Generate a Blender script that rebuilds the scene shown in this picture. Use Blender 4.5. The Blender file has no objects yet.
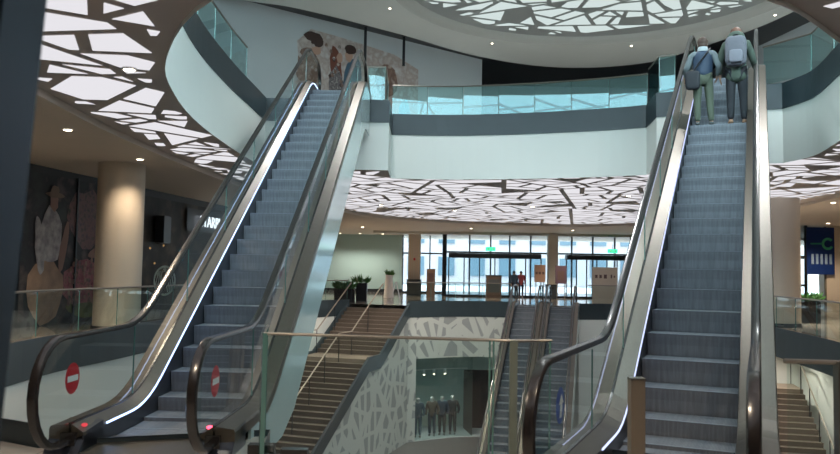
import bpy, bmesh, math, random
from mathutils import Vector, Matrix
from mathutils.geometry import tessellate_polygon
random.seed(7)
S = bpy.context.scene
COL = S.collection
PI = math.pi
R = math.radians
T30 = math.tan(PI/6)

# ------------------------------------------------------------------ materials
def nmat(name):
    m = bpy.data.materials.new(name); m.use_nodes = True
    nt = m.node_tree; nt.nodes.clear()
    out = nt.nodes.new('ShaderNodeOutputMaterial')
    return m, nt, out
def coords(nt, scale=(1,1,1), rot=(0,0,0)):
    tc = nt.nodes.new('ShaderNodeTexCoord'); mp = nt.nodes.new('ShaderNodeMapping')
    mp.inputs['Scale'].default_value = scale; mp.inputs['Rotation'].default_value = rot
    nt.links.new(tc.outputs['Object'], mp.inputs['Vector'])
    return mp.outputs['Vector']
def rgb(c): return (c[0], c[1], c[2], 1)
def pbr(name, col, rough=.5, metal=0, var=.06, scale=6, spec=.5, stretch=(1,1,1), bump=0):
    m, nt, out = nmat(name)
    b = nt.nodes.new('ShaderNodeBsdfPrincipled')
    b.inputs['Roughness'].default_value = rough; b.inputs['Metallic'].default_value = metal
    b.inputs['Specular IOR Level'].default_value = spec
    n = nt.nodes.new('ShaderNodeTexNoise'); n.inputs['Scale'].default_value = scale; n.inputs['Detail'].default_value = 4
    nt.links.new(coords(nt, stretch), n.inputs['Vector'])
    mx = nt.nodes.new('ShaderNodeMix'); mx.data_type = 'RGBA'
    mx.inputs[6].default_value = rgb([c*(1-var) for c in col]); mx.inputs[7].default_value = rgb([min(1, c*(1+var)) for c in col])
    nt.links.new(n.outputs['Fac'], mx.inputs[0]); nt.links.new(mx.outputs[2], b.inputs['Base Color'])
    if bump:
        bp = nt.nodes.new('ShaderNodeBump'); bp.inputs['Strength'].default_value = bump; bp.inputs['Distance'].default_value = .02
        nt.links.new(n.outputs['Fac'], bp.inputs['Height']); nt.links.new(bp.outputs['Normal'], b.inputs['Normal'])
    nt.links.new(b.outputs[0], out.inputs[0])
    return m
def emit(name, col, s):
    m, nt, out = nmat(name)
    e = nt.nodes.new('ShaderNodeEmission'); e.inputs[0].default_value = rgb(col); e.inputs[1].default_value = s
    nt.links.new(e.outputs[0], out.inputs[0]); return m
def glass(name, tint, refl=.09, rough=.01, rcol=(1,1,1)):
    m, nt, out = nmat(name)
    t = nt.nodes.new('ShaderNodeBsdfTransparent'); t.inputs[0].default_value = rgb(tint)
    g = nt.nodes.new('ShaderNodeBsdfGlossy'); g.inputs['Roughness'].default_value = rough; g.inputs[0].default_value = rgb(rcol)
    lw = nt.nodes.new('ShaderNodeLayerWeight'); lw.inputs[0].default_value = .35
    mr = nt.nodes.new('ShaderNodeMapRange'); mr.inputs[3].default_value = refl; mr.inputs[4].default_value = .55
    pw = nt.nodes.new('ShaderNodeMath'); pw.operation = 'POWER'; pw.inputs[1].default_value = 2.5
    nt.links.new(lw.outputs['Facing'], pw.inputs[0]); nt.links.new(pw.outputs[0], mr.inputs[0])
    mx = nt.nodes.new('ShaderNodeMixShader')
    nt.links.new(mr.outputs[0], mx.inputs[0]); nt.links.new(t.outputs[0], mx.inputs[1]); nt.links.new(g.outputs[0], mx.inputs[2])
    nt.links.new(mx.outputs[0], out.inputs[0]); return m
def shard_mask(nt, plane, s1, s2, t1, t2, rot=.6, stretch=1.6):
    """straight sided shards: two stretched cell patterns, the web is what lies near an edge of either"""
    def vor(sc, st, ro, seed):
        tc = nt.nodes.new('ShaderNodeTexCoord'); mp = nt.nodes.new('ShaderNodeMapping')
        mp.inputs['Rotation'].default_value = (0, 0, ro); mp.inputs['Scale'].default_value = (sc, sc*st, 1); mp.inputs['Location'].default_value = (seed, seed*1.7, 0)
        src = tc.outputs['Object'] if plane == 'xy' else tc.outputs['UV']
        nt.links.new(src, mp.inputs['Vector'])
        v = nt.nodes.new('ShaderNodeTexVoronoi'); v.voronoi_dimensions = '2D'; v.feature = 'DISTANCE_TO_EDGE'; v.inputs['Scale'].default_value = 1
        nt.links.new(mp.outputs['Vector'], v.inputs['Vector']); return v.outputs['Distance']
    def gt(o, t):
        g = nt.nodes.new('ShaderNodeMath'); g.operation = 'GREATER_THAN'; g.inputs[1].default_value = t
        nt.links.new(o, g.inputs[0]); return g.outputs[0]
    a = gt(vor(s1, stretch, rot, 3.1), t1); b = gt(vor(s2, 1/stretch, rot*.4, 7.7), t2)
    mu = nt.nodes.new('ShaderNodeMath'); mu.operation = 'MULTIPLY'
    nt.links.new(a, mu.inputs[0]); nt.links.new(b, mu.inputs[1]); return mu.outputs[0]
def relief(name, a, bcol, **k):
    m, nt, out = nmat(name)
    f = shard_mask(nt, 'uv', **k)
    d = nt.nodes.new('ShaderNodeBsdfPrincipled'); d.inputs['Roughness'].default_value = .5
    mx = nt.nodes.new('ShaderNodeMix'); mx.data_type = 'RGBA'; mx.inputs[6].default_value = rgb(a); mx.inputs[7].default_value = rgb(bcol)
    nt.links.new(f, mx.inputs[0]); nt.links.new(mx.outputs[2], d.inputs['Base Color'])
    nt.links.new(d.outputs[0], out.inputs[0]); return m
def grooved(name, col, dark, freq, rough=.45, metal=.3):
    m, nt, out = nmat(name)
    b = nt.nodes.new('ShaderNodeBsdfPrincipled'); b.inputs['Roughness'].default_value = rough; b.inputs['Metallic'].default_value = metal
    w = nt.nodes.new('ShaderNodeTexWave'); w.bands_direction = 'X'; w.inputs['Scale'].default_value = freq; w.inputs['Distortion'].default_value = 0
    nt.links.new(coords(nt), w.inputs['Vector'])
    n = nt.nodes.new('ShaderNodeTexNoise'); n.inputs['Scale'].default_value = 1; nt.links.new(coords(nt, (30, .6, 3)), n.inputs['Vector'])
    ad = nt.nodes.new('ShaderNodeMath'); ad.operation = 'MULTIPLY'; nt.links.new(w.outputs['Fac'], ad.inputs[0]); nt.links.new(n.outputs['Fac'], ad.inputs[1])
    a2 = nt.nodes.new('ShaderNodeMath'); a2.operation = 'MULTIPLY'; a2.inputs[1].default_value = 1.7; a2.use_clamp = True
    nt.links.new(ad.outputs[0], a2.inputs[0])
    mx = nt.nodes.new('ShaderNodeMix'); mx.data_type = 'RGBA'; mx.inputs[6].default_value = rgb(dark); mx.inputs[7].default_value = rgb(col)
    nt.links.new(a2.outputs[0], mx.inputs[0]); nt.links.new(mx.outputs[2], b.inputs['Base Color'])
    nt.links.new(b.outputs[0], out.inputs[0]); return m
def tiles(name, col, grout, size, rough=.25, var=.05):
    m, nt, out = nmat(name)
    b = nt.nodes.new('ShaderNodeBsdfPrincipled'); b.inputs['Roughness'].default_value = rough
    br = nt.nodes.new('ShaderNodeTexBrick'); br.offset = 0; br.inputs['Scale'].default_value = 1/size
    br.inputs['Brick Width'].default_value = 1; br.inputs['Row Height'].default_value = 1; br.inputs['Mortar Size'].default_value = .008
    br.inputs['Color1'].default_value = rgb([c*(1-var) for c in col]); br.inputs['Color2'].default_value = rgb([c*(1+var) for c in col]); br.inputs['Mortar'].default_value = rgb(grout)
    nt.links.new(coords(nt), br.inputs['Vector']); nt.links.new(br.outputs['Color'], b.inputs['Base Color'])
    nt.links.new(b.outputs[0], out.inputs[0]); return m
def blotch(name, cols, scale, rough=.6, stretch=(1,1,1)):
    m, nt, out = nmat(name)
    b = nt.nodes.new('ShaderNodeBsdfPrincipled'); b.inputs['Roughness'].default_value = rough
    n = nt.nodes.new('ShaderNodeTexNoise'); n.inputs['Scale'].default_value = scale; n.inputs['Detail'].default_value = 5
    nt.links.new(coords(nt, stretch), n.inputs['Vector'])
    cr = nt.nodes.new('ShaderNodeValToRGB'); els = cr.color_ramp.elements
    while len(els) < len(cols): els.new(.5)
    for i, c in enumerate(cols):
        els[i].position = .3+.4*i/(len(cols)-1); els[i].color = rgb(c)
    nt.links.new(n.outputs['Fac'], cr.inputs[0]); nt.links.new(cr.outputs[0], b.inputs['Base Color'])
    nt.links.new(b.outputs[0], out.inputs[0]); return m

M = {}
M['white'] = pbr('white paint', (.80,.82,.78), .6, var=.02, scale=1)
M['gray_wall'] = pbr('pale grey wall', (.50,.55,.57), .7, var=.03, scale=1)
M['band'] = pbr('slate grey cladding', (.034,.050,.060), .35, var=.1, scale=2)
M['dark'] = pbr('near black panel', (.012,.013,.016), .35, var=.2, scale=2)
M['darkwall'] = pbr('dark grey wall', (.085,.10,.11), .5, var=.1, scale=1)
M['plainceil'] = pbr('warm plaster ceiling', (.62,.55,.47), .7, var=.03, scale=1)
M['beige'] = pbr('beige column plaster', (.66,.58,.48), .6, var=.03, scale=1.5)
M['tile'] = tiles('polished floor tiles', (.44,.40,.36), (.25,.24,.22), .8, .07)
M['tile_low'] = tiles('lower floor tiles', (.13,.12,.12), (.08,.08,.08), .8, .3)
M['steel'] = pbr('brushed steel', (.15,.132,.11), .36, .9, var=.12, scale=3, stretch=(14,1,14))
M['steel2'] = pbr('satin steel rail', (.27,.25,.22), .3, .9, var=.06)
M['brass'] = pbr('bronzed steel', (.40,.35,.285), .36, .6, var=.08)
M['skirt'] = pbr('dark skirt panel', (.05,.055,.07), .3, .6, var=.1)
M['rubber'] = pbr('black rubber', (.020,.017,.017), .22, 0, var=.15, spec=.7)
M['step'] = grooved('grooved aluminium step', (.30,.325,.36), (.11,.12,.14), 26)
M['stepedge'] = pbr('worn step edge', (.34,.38,.44), .4, .5, var=.1, scale=20)
M['clad'] = pbr('glossy pale cladding', (.50,.62,.62), .12, .15, var=.03, spec=.8, scale=1)
M['glass_up'] = glass('teal balustrade glass', (.62,.80,.80), .13, rcol=(.6,.95,1))
M['glass'] = glass('clear balustrade glass', (.80,.89,.87), .07)
M['glass_edge'] = pbr('green glass edge', (.10,.22,.20), .15, 0, var=.1, spec=.9)
M['glass_esc'] = glass('clear escalator glass', (.86,.92,.91), .05)
M['glass_win'] = glass('tinted window glass', (.62,.66,.68), .06)
M['glass_roof'] = glass('roof glass', (.85,.95,.97), .04)
M['frame'] = pbr('dark window frame', (.03,.035,.04), .4, .4, var=.1)
M['led'] = emit('blue white light line', (.42,.60,1), 2.6)
M['led_dim'] = emit('faint violet light line', (.55,.62,1), 1.2)
M['red_dim'] = emit('dim red lamp', (1,.1,.12), .5)
M['red_lamp'] = emit('red lamp', (1,.05,.10), 5)
M['spot'] = emit('lamp glow', (1,.84,.62), 9)
M['exit'] = emit('green exit glow', (.05,.8,.35), 1.2)
M['signlight'] = emit('white sign letters', (.85,.92,1), 1.1)
M['red'] = pbr('traffic red', (.62,.02,.03), .4, var=.05)
M['blue'] = pbr('sign blue', (.02,.08,.42), .4, var=.05)
M['signwhite'] = pbr('sign white', (.85,.85,.85), .4, var=.02)
M['web'] = pbr('taupe ceiling web', (.52,.46,.43), .6, var=.04, scale=1)
M['shard'] = emit('lit ceiling shard', (.97,.95,1), .54)
M['dome_web'] = pbr('grey dome web', (.30,.33,.33), .6, var=.04, scale=1)
M['dome_shard'] = emit('lit dome shard', (.84,.97,.95), .5)
M['disc'] = pbr('grey ceiling paint', (.55,.59,.57), .7, var=.03, scale=1)
M['relief'] = relief('pale wall with grey leaf shards', (.54,.57,.54), (.31,.33,.33), s1=1.25, s2=.62, t1=.16, t2=.09, rot=.25, stretch=.55)
M['stone'] = pbr('brown stone step', (.115,.088,.07), .5, var=.12, scale=8)
M['stonetop'] = pbr('light stone nosing', (.25,.20,.155), .45, var=.1, scale=8)
M['mullion_white'] = pbr('pale concrete', (.62,.60,.55), .6, var=.05)

# ------------------------------------------------------------------ builders
ROOT = {}
def tag(o, label, cat, group=None, kind=None):
    if label: o['label'] = label
    if cat: o['category'] = cat
    if group: o['group'] = group
    if kind: o['kind'] = kind
    return o
def thing(name, label, cat, loc=(0,0,0), rz=0, group=None):
    o = bpy.data.objects.new(name, None); o.empty_display_size = .2; COL.objects.link(o)
    o.location = loc; o.rotation_euler = (0,0,rz)
    ROOT[o.name] = Matrix.Translation(Vector(loc)) @ Matrix.Rotation(rz, 4, 'Z')
    return tag(o, label, cat, group)
def top_of(o):
    while o.parent: o = o.parent
    return o
class MB:
    def __init__(s): s.v = []; s.f = []; s.m = []; s.uv = {}
    def quad(s, a, b, c, d, mi=0): return s.poly([a,b,c,d], mi)
    def poly(s, pts, mi=0):
        n = len(s.v); s.v += [tuple(p) for p in pts]; s.f.append(tuple(range(n, n+len(pts)))); s.m.append(mi); return s
    def box(s, c, d, rz=0, mi=0, bev=0):
        x, y, z = d[0]/2, d[1]/2, d[2]/2
        ca, sa = math.cos(rz), math.sin(rz); n = len(s.v)
        for dz in (-z, z):
            for dx, dy in ((-x,-y),(x,-y),(x,y),(-x,y)):
                s.v.append((c[0]+dx*ca-dy*sa, c[1]+dx*sa+dy*ca, c[2]+dz))
        for q in ((3,2,1,0),(4,5,6,7),(0,1,5,4),(1,2,6,5),(2,3,7,6),(3,0,4,7)):
            s.f.append(tuple(n+i for i in q)); s.m.append(mi)
        return s
    def beam(s, a, b, w, h, mi=0):
        """rectangular bar from a to b"""
        a, b = Vector(a), Vector(b); d = (b-a).normalized()
        up = Vector((0,0,1)) if abs(d.z) < .98 else Vector((0,1,0))
        r = d.cross(up).normalized()*w/2; u = r.cross(d).normalized()*h/2; n = len(s.v)
        for p in (a, b):
            for q in (-r-u, r-u, r+u, -r+u): s.v.append(tuple(p+q))
        for q in ((3,2,1,0),(4,5,6,7),(0,1,5,4),(1,2,6,5),(2,3,7,6),(3,0,4,7)):
            s.f.append(tuple(n+i for i in q)); s.m.append(mi)
        return s
    def tube(s, pts, r, seg=10, mi=0, sx=1, cap=True):
        pts = [Vector(p) for p in pts]; n0 = len(s.v); k = len(pts)
        rr = r if isinstance(r, (list, tuple)) else [r]*k
        for i, p in enumerate(pts):
            d = (pts[min(i+1,k-1)]-pts[max(i-1,0)]).normalized()
            up = Vector((0,0,1)) if abs(d.z) < .95 else Vector((1,0,0))
            a = d.cross(up).normalized(); b = a.cross(d).normalized()
            for j in range(seg):
                t = 2*PI*j/seg; s.v.append(tuple(p+a*math.cos(t)*rr[i]*sx+b*math.sin(t)*rr[i]))
        for i in range(k-1):
            for j in range(seg):
                s.f.append((n0+i*seg+j, n0+i*seg+(j+1)%seg, n0+(i+1)*seg+(j+1)%seg, n0+(i+1)*seg+j)); s.m.append(mi)
        if cap:
            s.f.append(tuple(n0+j for j in range(seg))[::-1]); s.m.append(mi)
            s.f.append(tuple(n0+(k-1)*seg+j for j in range(seg))); s.m.append(mi)
        return s
    def lathe(s, c, prof, seg=24, mi=0):
        n0 = len(s.v); k = len(prof)
        for r, z in prof:
            for j in range(seg):
                t = 2*PI*j/seg; s.v.append((c[0]+r*math.cos(t), c[1]+r*math.sin(t), c[2]+z))
        for i in range(k-1):
            for j in range(seg):
                s.f.append((n0+i*seg+j, n0+i*seg+(j+1)%seg, n0+(i+1)*seg+(j+1)%seg, n0+(i+1)*seg+j)); s.m.append(mi)
        s.f.append(tuple(n0+j for j in range(seg))[::-1]); s.m.append(mi)
        s.f.append(tuple(n0+(k-1)*seg+j for j in range(seg))); s.m.append(mi)
        return s
    def profile(s, rings, mi=0, cap=True):
        """loft closed rings of equal length"""
        n0 = len(s.v); m = len(rings[0])
        for r in rings: s.v += [tuple(p) for p in r]
        for i in range(len(rings)-1):
            for j in range(m):
                s.f.append((n0+i*m+j, n0+i*m+(j+1)%m, n0+(i+1)*m+(j+1)%m, n0+(i+1)*m+j)); s.m.append(mi)
        if cap:
            s.f.append(tuple(n0+j for j in range(m))[::-1]); s.m.append(mi)
            e = n0+(len(rings)-1)*m; s.f.append(tuple(e+j for j in range(m))); s.m.append(mi)
        return s
    def strip(s, pts, z0, z1, mi=0):
        """vertical band along a plan polyline; UV = (length, height)"""
        L = 0
        for i in range(len(pts)-1):
            a, b = pts[i], pts[i+1]; l = math.hypot(b[0]-a[0], b[1]-a[1])
            za, zb = (z0[i], z0[i+1]) if isinstance(z0, list) else (z0, z0)
            ya, yb = (z1[i], z1[i+1]) if isinstance(z1, list) else (z1, z1)
            s.uv[len(s.f)] = [(L,za),(L+l,zb),(L+l,yb),(L,ya)]
            s.quad((a[0],a[1],za),(b[0],b[1],zb),(b[0],b[1],yb),(a[0],a[1],ya), mi); L += l
        return s
    def flat(s, outer, holes, z, up=True, mi=0):
        loops = [[Vector((p[0],p[1],0)) for p in outer]]+[[Vector((p[0],p[1],0)) for p in h] for h in holes]
        fl = [p for l in loops for p in l]; n = len(s.v)
        s.v += [(p.x,p.y,z) for p in fl]
        for t in tessellate_polygon(loops):
            a, b, c = (fl[i] for i in t); cr = (b-a).cross(c-a).z
            t = t if (cr > 0) == up else t[::-1]
            s.f.append(tuple(n+i for i in t)); s.m.append(mi)
        return s
    def slabpoly(s, outer, z0, z1, mi=0):
        s.flat(outer, [], z1, True, mi); s.flat(outer, [], z0, False, mi)
        q = list(outer)+[outer[0]]; return s.strip(q, z0, z1, mi)
    def ball(s, c, r, mi=0, seg=12, rng=8):
        if not isinstance(r, (tuple, list)): r = (r,r,r)
        rings = []
        for i in range(rng+1):
            t = PI*i/rng; k = max(math.sin(t), .02)
            rings.append([(c[0]+r[0]*k*math.cos(2*PI*j/seg), c[1]+r[1]*k*math.sin(2*PI*j/seg), c[2]-r[2]*math.cos(t)) for j in range(seg)])
        return s.profile(rings, mi)
    def build(s, name, mats, parent=None, smooth=False, local=False, kind=None, label=None):
        me = bpy.data.meshes.new(name)
        v = s.v
        if parent and not local:
            inv = ROOT.get(top_of(parent).name, Matrix.Identity(4)).inverted(); v = [tuple(inv @ Vector(p)) for p in v]
        me.from_pydata(v, [], s.f)
        for m in (mats if isinstance(mats, (list, tuple)) else [mats]): me.materials.append(m)
        for p, mi in zip(me.polygons, s.m): p.material_index = mi; p.use_smooth = smooth
        if s.uv:
            ul = me.uv_layers.new(name='UVMap')
            for fi, uvs in s.uv.items():
                for li, uv in zip(me.polygons[fi].loop_indices, uvs): ul.data[li].uv = uv
        bm = bmesh.new(); bm.from_mesh(me)
        if len(bm.faces) < 4000 and not s.uv: bmesh.ops.remove_doubles(bm, verts=bm.verts, dist=1e-5)
        bmesh.ops.recalc_face_normals(bm, faces=bm.faces) if not s.uv and kind != 'structure' else None
        bm.to_mesh(me); bm.free(); me.update()
        if smooth:
            try: me.set_sharp_from_angle(angle=R(40))
            except Exception: pass
        o = bpy.data.objects.new(name, me); COL.objects.link(o)
        if parent: o.parent = parent
        if kind: o['kind'] = kind
        if label: o['label'] = label
        return o
def struct(name, mb, mat, parent=None, **k): return mb.build(name, mat, parent, kind='structure', **k)
def dup(root, loc, rz, label=None, group=None):
    r = root.copy(); COL.objects.link(r); r.location = loc; r.rotation_euler = (0,0,rz)
    if label: r['label'] = label
    if group: r['group'] = group
    for ch in list(root.children):
        c = ch.copy(); COL.objects.link(c); c.parent = r
        for g in list(ch.children):
            d = g.copy(); COL.objects.link(d); d.parent = c
    return r
def smooth(pts, n=5):
    """Catmull-Rom through an open polyline"""
    P = [Vector(p) for p in pts]; out = []
    for i in range(len(P)-1):
        a, b, c, d = P[max(i-1,0)], P[i], P[i+1], P[min(i+2,len(P)-1)]
        for j in range(n):
            t = j/n
            out.append(tuple(.5*((2*b)+(c-a)*t+(2*a-5*b+4*c-d)*t*t+(3*b-a-3*c+d)*t**3)))
    out.append(tuple(P[-1])); return out
def resample(pts, step):
    """points at equal spacing on a polyline"""
    P = [Vector(p) for p in pts]; L = [0]
    for a, b in zip(P, P[1:]): L.append(L[-1]+(b-a).length)
    n = max(1, round(L[-1]/step)); out = []; k = 0
    for i in range(n+1):
        d = L[-1]*i/n
        while k < len(P)-2 and L[k+1] < d: k += 1
        t = (d-L[k])/max(L[k+1]-L[k], 1e-9); out.append(tuple(P[k].lerp(P[k+1], min(1, t))))
    return out
def off(pts, d):
    """offset an open plan polyline sideways (left of travel positive)"""
    out = []
    for i, p in enumerate(pts):
        a, b = pts[max(i-1,0)], pts[min(i+1,len(pts)-1)]; dx, dy = b[0]-a[0], b[1]-a[1]; l = math.hypot(dx, dy) or 1
        out.append((p[0]-dy/l*d, p[1]+dx/l*d))
    return out

def inside(p, poly):
    c = False; n = len(poly); x, y = p[0], p[1]
    for i in range(n):
        a, b = poly[i], poly[i-1]
        if (a[1] > y) != (b[1] > y) and x < (b[0]-a[0])*(y-a[1])/(b[1]-a[1])+a[0]: c = not c
    return c
def clip(poly, p, n):
    out = []
    for i in range(len(poly)):
        a, b = poly[i-1], poly[i]; da = (a[0]-p[0])*n[0]+(a[1]-p[1])*n[1]; db = (b[0]-p[0])*n[0]+(b[1]-p[1])*n[1]
        if (da >= 0) != (db >= 0):
            t = da/(da-db); out.append((a[0]+(b[0]-a[0])*t, a[1]+(b[1]-a[1])*t))
        if db >= 0: out.append(b)
    return out
def area(p): return .5*abs(sum(p[i-1][0]*p[i][1]-p[i][0]*p[i-1][1] for i in range(len(p))))
def shards(box, ok, size, small, web, skew=.55, seed=11, drop=.06):
    """straight cut shards: a rectangle split again and again by random lines; each piece keeps clear of the web"""
    rnd = random.Random(seed); res = []
    todo = [[(box[0],box[1]),(box[2],box[1]),(box[2],box[3]),(box[0],box[3])]]
    while todo:
        p = todo.pop(); A = area(p)
        if A < 1e-3: continue
        st = [ok(q) for q in p]
        lim = size*rnd.uniform(.35,1.7)
        if A > lim or (not all(st) and A > small and (any(st) or A > size)):
            L = max(((math.hypot(p[i][0]-p[i-1][0], p[i][1]-p[i-1][1]), i) for i in range(len(p))))[1]
            d = (p[L][0]-p[L-1][0], p[L][1]-p[L-1][1]); t = rnd.uniform(.32,.68)
            o = (p[L-1][0]+d[0]*t, p[L-1][1]+d[1]*t); a = math.atan2(d[1], d[0])+PI/2+rnd.uniform(-skew,skew)*1.4
            n = (-math.sin(a), math.cos(a))
            todo.append(clip(p, o, n)); todo.append(clip(p, o, (-n[0],-n[1]))); continue
        if not all(st): continue
        q = p; sg = sum(p[i-1][0]*p[i][1]-p[i][0]*p[i-1][1] for i in range(len(p)))
        for i in range(len(p)):
            a, b = p[i-1], p[i]; l = math.hypot(b[0]-a[0], b[1]-a[1])
            if l < 1e-6: continue
            n = (-(b[1]-a[1])/l, (b[0]-a[0])/l); n = n if sg > 0 else (-n[0],-n[1])
            q = clip(q, (a[0]+n[0]*web, a[1]+n[1]*web), n)
            if len(q) < 3: break
        if len(q) >= 3 and area(q) > .02 and rnd.random() > drop: res.append(q)
    return res
def shard_mesh(mb, polys, z, ca=1, sa=0, c=(0,0)):
    for q in polys:
        q = [(c[0]+x*ca-y*sa, c[1]+x*sa+y*ca) for x, y in q]
        if sum(q[i-1][0]*q[i][1]-q[i][0]*q[i-1][1] for i in range(len(q))) > 0: q = q[::-1]
        mb.poly([(x,y,z) for x, y in q], 1)
    return mb
# ------------------------------------------------------------------ plan curves (metres, camera foot at the origin, looking along +y)
Z2, ZC, ZL = 6.0, 4.2, -6.2      # upper floor, its soffit, lower floor
up_left = smooth([(-.2,6.2),(-2.05,7.42),(-3.24,9.65),(-3.76,11.65),(-4.05,13.9),(-4.14,16.6),(-4.12,18.4)])
up_landL = [(-4.1,20.1),(-.86,20.1),(-.86,21.9)]
up_far = smooth([(-.86,21.9),(.8,21.9),(2.7,21.5),(4.76,20.75),(5.9,20.15)])
up_landR = [(5.9,20.15),(5.75,18.8),(8.28,17.6)]
up_right = smooth([(8.28,17.6),(8.4,16.5),(8.05,15.0),(7.6,13.5),(6.9,11.6),(5.6,9.6),(4.04,7.86),(3.21,7.16),(1.6,6.2),(-.2,6.2)])
open_up = up_left+up_landL+up_far[1:]+up_landR[1:]+up_right[1:-1]
rim = smooth([(-4.6,3.5),(-5.5,8),(-5.78,11.57),(-5.97,14.2),(-5.98,17.5),(-5.8,22.6),(-5.1,28.5),(-3.55,34.1),(-1,39.0),(4.3,41.8),(9.8,41.6),(13.2,36),(13.9,29.5),(13.1,23.7),(12.2,16),(10.5,9),(7,3.0),(1.5,.6),(-2.6,1.2),(-4.6,3.5)], 4)[:-1]
big = [(-30,-14),(34,-14),(34,62),(-30,62)]

lo_left = smooth([(-3.3,6.85),(-5.4,8.2),(-6.8,10.8),(-7.25,15),(-6.95,17.8),(-6.55,22),(-5.9,28.5),(-4.75,33.8),(-3.26,36.5)])
RT = Vector((-.5,35.6))
lo_far = smooth([(-.5,35.6),(1.4,36.75),(2.9,37.2),(4.37,37.0)])
lo_far2 = [(7.48,36.25),(8.7,36.5),(9.7,36.0),(10.3,35.0)]
lo_right = smooth([(10.3,35.0),(10.65,31.0),(10.5,27),(9.95,21.8),(9.2,17),(8.3,13),(6.6,8.8),(4.6,6.0),(2.85,5.05)])
front = [(2.4,5.15),(2.75,6.4),(1.35,7.1),(1.12,6.35),(-1.3,6.55),(-1.4,7.5),(-3.3,6.85)]
void = lo_left+lo_far+lo_far2+lo_right[1:]+front[:-1]

# ------------------------------------------------------------------ the shell
struct('floor', MB().flat(big, [void], 0), M['tile'])
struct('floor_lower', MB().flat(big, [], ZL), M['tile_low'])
struct('floor_upper', MB().flat(big, [open_up], Z2), M['tile'])
def ok_ring(p): return inside(p, rim) and not inside(p, open_up)
struct('ceiling_pattern', shard_mesh(MB().flat(rim, [open_up], ZC+.06, up=False), shards((-7,0,15,43), ok_ring, 1.15, .05, .078, seed=29), ZC+.054), [M['web'], M['shard']])
struct('ceiling_plain', MB().flat(big, [rim], ZC-.06, up=False).strip(rim+[rim[0]], ZC-.06, ZC+.06), M['plainceil'])
struct('ceiling_lower', MB().flat(big, [void], -.56, up=False), M['plainceil'])

def fascia(n, pts, z_band, z_top, z_bot, inner):
    a = off(pts, inner)
    b = MB().strip(a, z_band, z_top); b.flat(pts+a[::-1], [], z_top) ; b.flat(pts+a[::-1], [], z_band, up=False)
    struct('trim_%d' % n, b, M['band'])
    if z_bot is not None: struct('trim_%d' % (n+1), MB().strip(pts, z_bot, z_band), M['white'])
full_up = open_up+[open_up[0]]
fascia(1, up_left+up_landL[:1], 5.45, 6.05, ZC, -.02)
fascia(3, up_landL, 5.45, 6.05, ZC, -.02)
fascia(5, up_far, 5.45, 6.05, ZC, -.02)
fascia(7, up_landR, 5.45, 6.05, ZC, -.02)
fascia(9, up_right, 5.45, 6.05, ZC, -.02)
fascia(11, lo_left, -.55, .2, -2.1, -.02)
fascia(13, lo_far, -.55, .2, None, -.02)
fascia(14, lo_far2, -.55, .2, -6.2, -.02)
slot = [(4.37,37.0),(4.75,38.6),(7.9,37.85),(7.48,36.25)]
struct('wall_escalator_slot', MB().strip(slot, ZL, -.02), M['white'])
fascia(16, lo_right, -.6, .2, None, -.02)
fascia(18, front, -.55, .06, None, -.01)

# lower storey walls beyond the void
struct('wall_lower_left', MB().strip([(-10.5,4),(-10.5,24),(-8.2,33),(-4.2,40)], ZL, -.5), M['gray_wall'])
struct('wall_lower_right', MB().strip([(10.0,33.4),(15.75,32.1),(15.3,29.9),(13.95,23.8),(12.9,15),(12,4)], ZL, -.5), M['white'])
struct('wall_lower_near', MB().strip([(12,4),(-10.5,4)], ZL, -.5), M['gray_wall'])

# ------------------------------------------------------------------ staircases
def stair(label, rt, az, z0, flights, width, sides, rail_sides):
    d = Vector((-math.sin(az), -math.cos(az), 0)); r = Vector((math.cos(az), -math.sin(az), 0))
    p = Vector((rt[0], rt[1], z0)); root = thing('staircase', label, 'staircase', tuple(p))
    line = [p.copy()]; z = z0; cur = p.copy()
    nos = MB()
    for kind, n in flights:
        m = MB()
        if kind == 'flight':
            for i in range(n):
                a = cur; b = cur+d*.3; zt = cur.z-.163
                pr = [a-r*width, a, b, b-r*width]
                m.slabpoly([(q.x,q.y) for q in pr], zt-.32, zt)
                e0, e1 = b-r*width, b
                nos.beam((e0.x+d.x*-.02,e0.y+d.y*-.02,zt+.004),(e1.x-d.x*.02,e1.y-d.y*.02,zt+.004),.05,.012)
                cur = b; cur.z = zt
            m.build('flight', M['stone'], root)
        else:
            b = cur+d*n; pr = [cur-r*width, cur, b, b-r*width]
            m.slabpoly([(q.x,q.y) for q in pr], cur.z-.3, cur.z-.001)
            m.build('landing', M['stonetop'], root); cur = b.copy()
        line.append(cur.copy())
    nos.build('nosing', M['stonetop'], root)
    for s in sides:
        sh = r*.02 if s > 0 else -r*(width+.02)
        m = MB()
        for a, b in zip(line, line[1:]):
            ring = lambda q: [q+sh+Vector((0,0,.10)), q+sh+r*.10*s+Vector((0,0,.10)), q+sh+r*.10*s+Vector((0,0,-.48)), q+sh+Vector((0,0,-.48))]
            m.profile([ring(a), ring(b)])
        m.build('stringer', M['band'], root)
    for s in rail_sides:
        sh = -r*.08 if s > 0 else -r*(width-.08)
        if s == 0: sh = -r*(width*.42)
        pts = [q+sh+Vector((0,0,.98)) for q in line]
        h = MB(); h.tube(pts, .028, 8); hr = h.build('handrail', M['brass'], root, smooth=True)
        ps = MB()
        for a, b in zip(line, line[1:]):
            k = max(1, int((b-a).length/1.4))
            for i in range(k+1):
                q = a.lerp(b, i/k)+sh; pb = MB(); pb.tube([q+Vector((0,0,-.16)), q+Vector((0,0,.97))], .018, 6); pb.build('post', M['frame'], hr)
    return line, root
lineL, stL = stair('brown stone staircase with a landing, left of the patterned wall', RT, R(18), 0, [('flight',12),('landing',1.3),('flight',26)], 2.9, [1,-1], [-1,0])
lineR, stR = stair('brown stone staircase under the curved slab, right of the right escalator', (15.16,31.56), R(13), -2.7, [('landing',1.6),('flight',21)], 3.4, [-1], [1])

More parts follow.
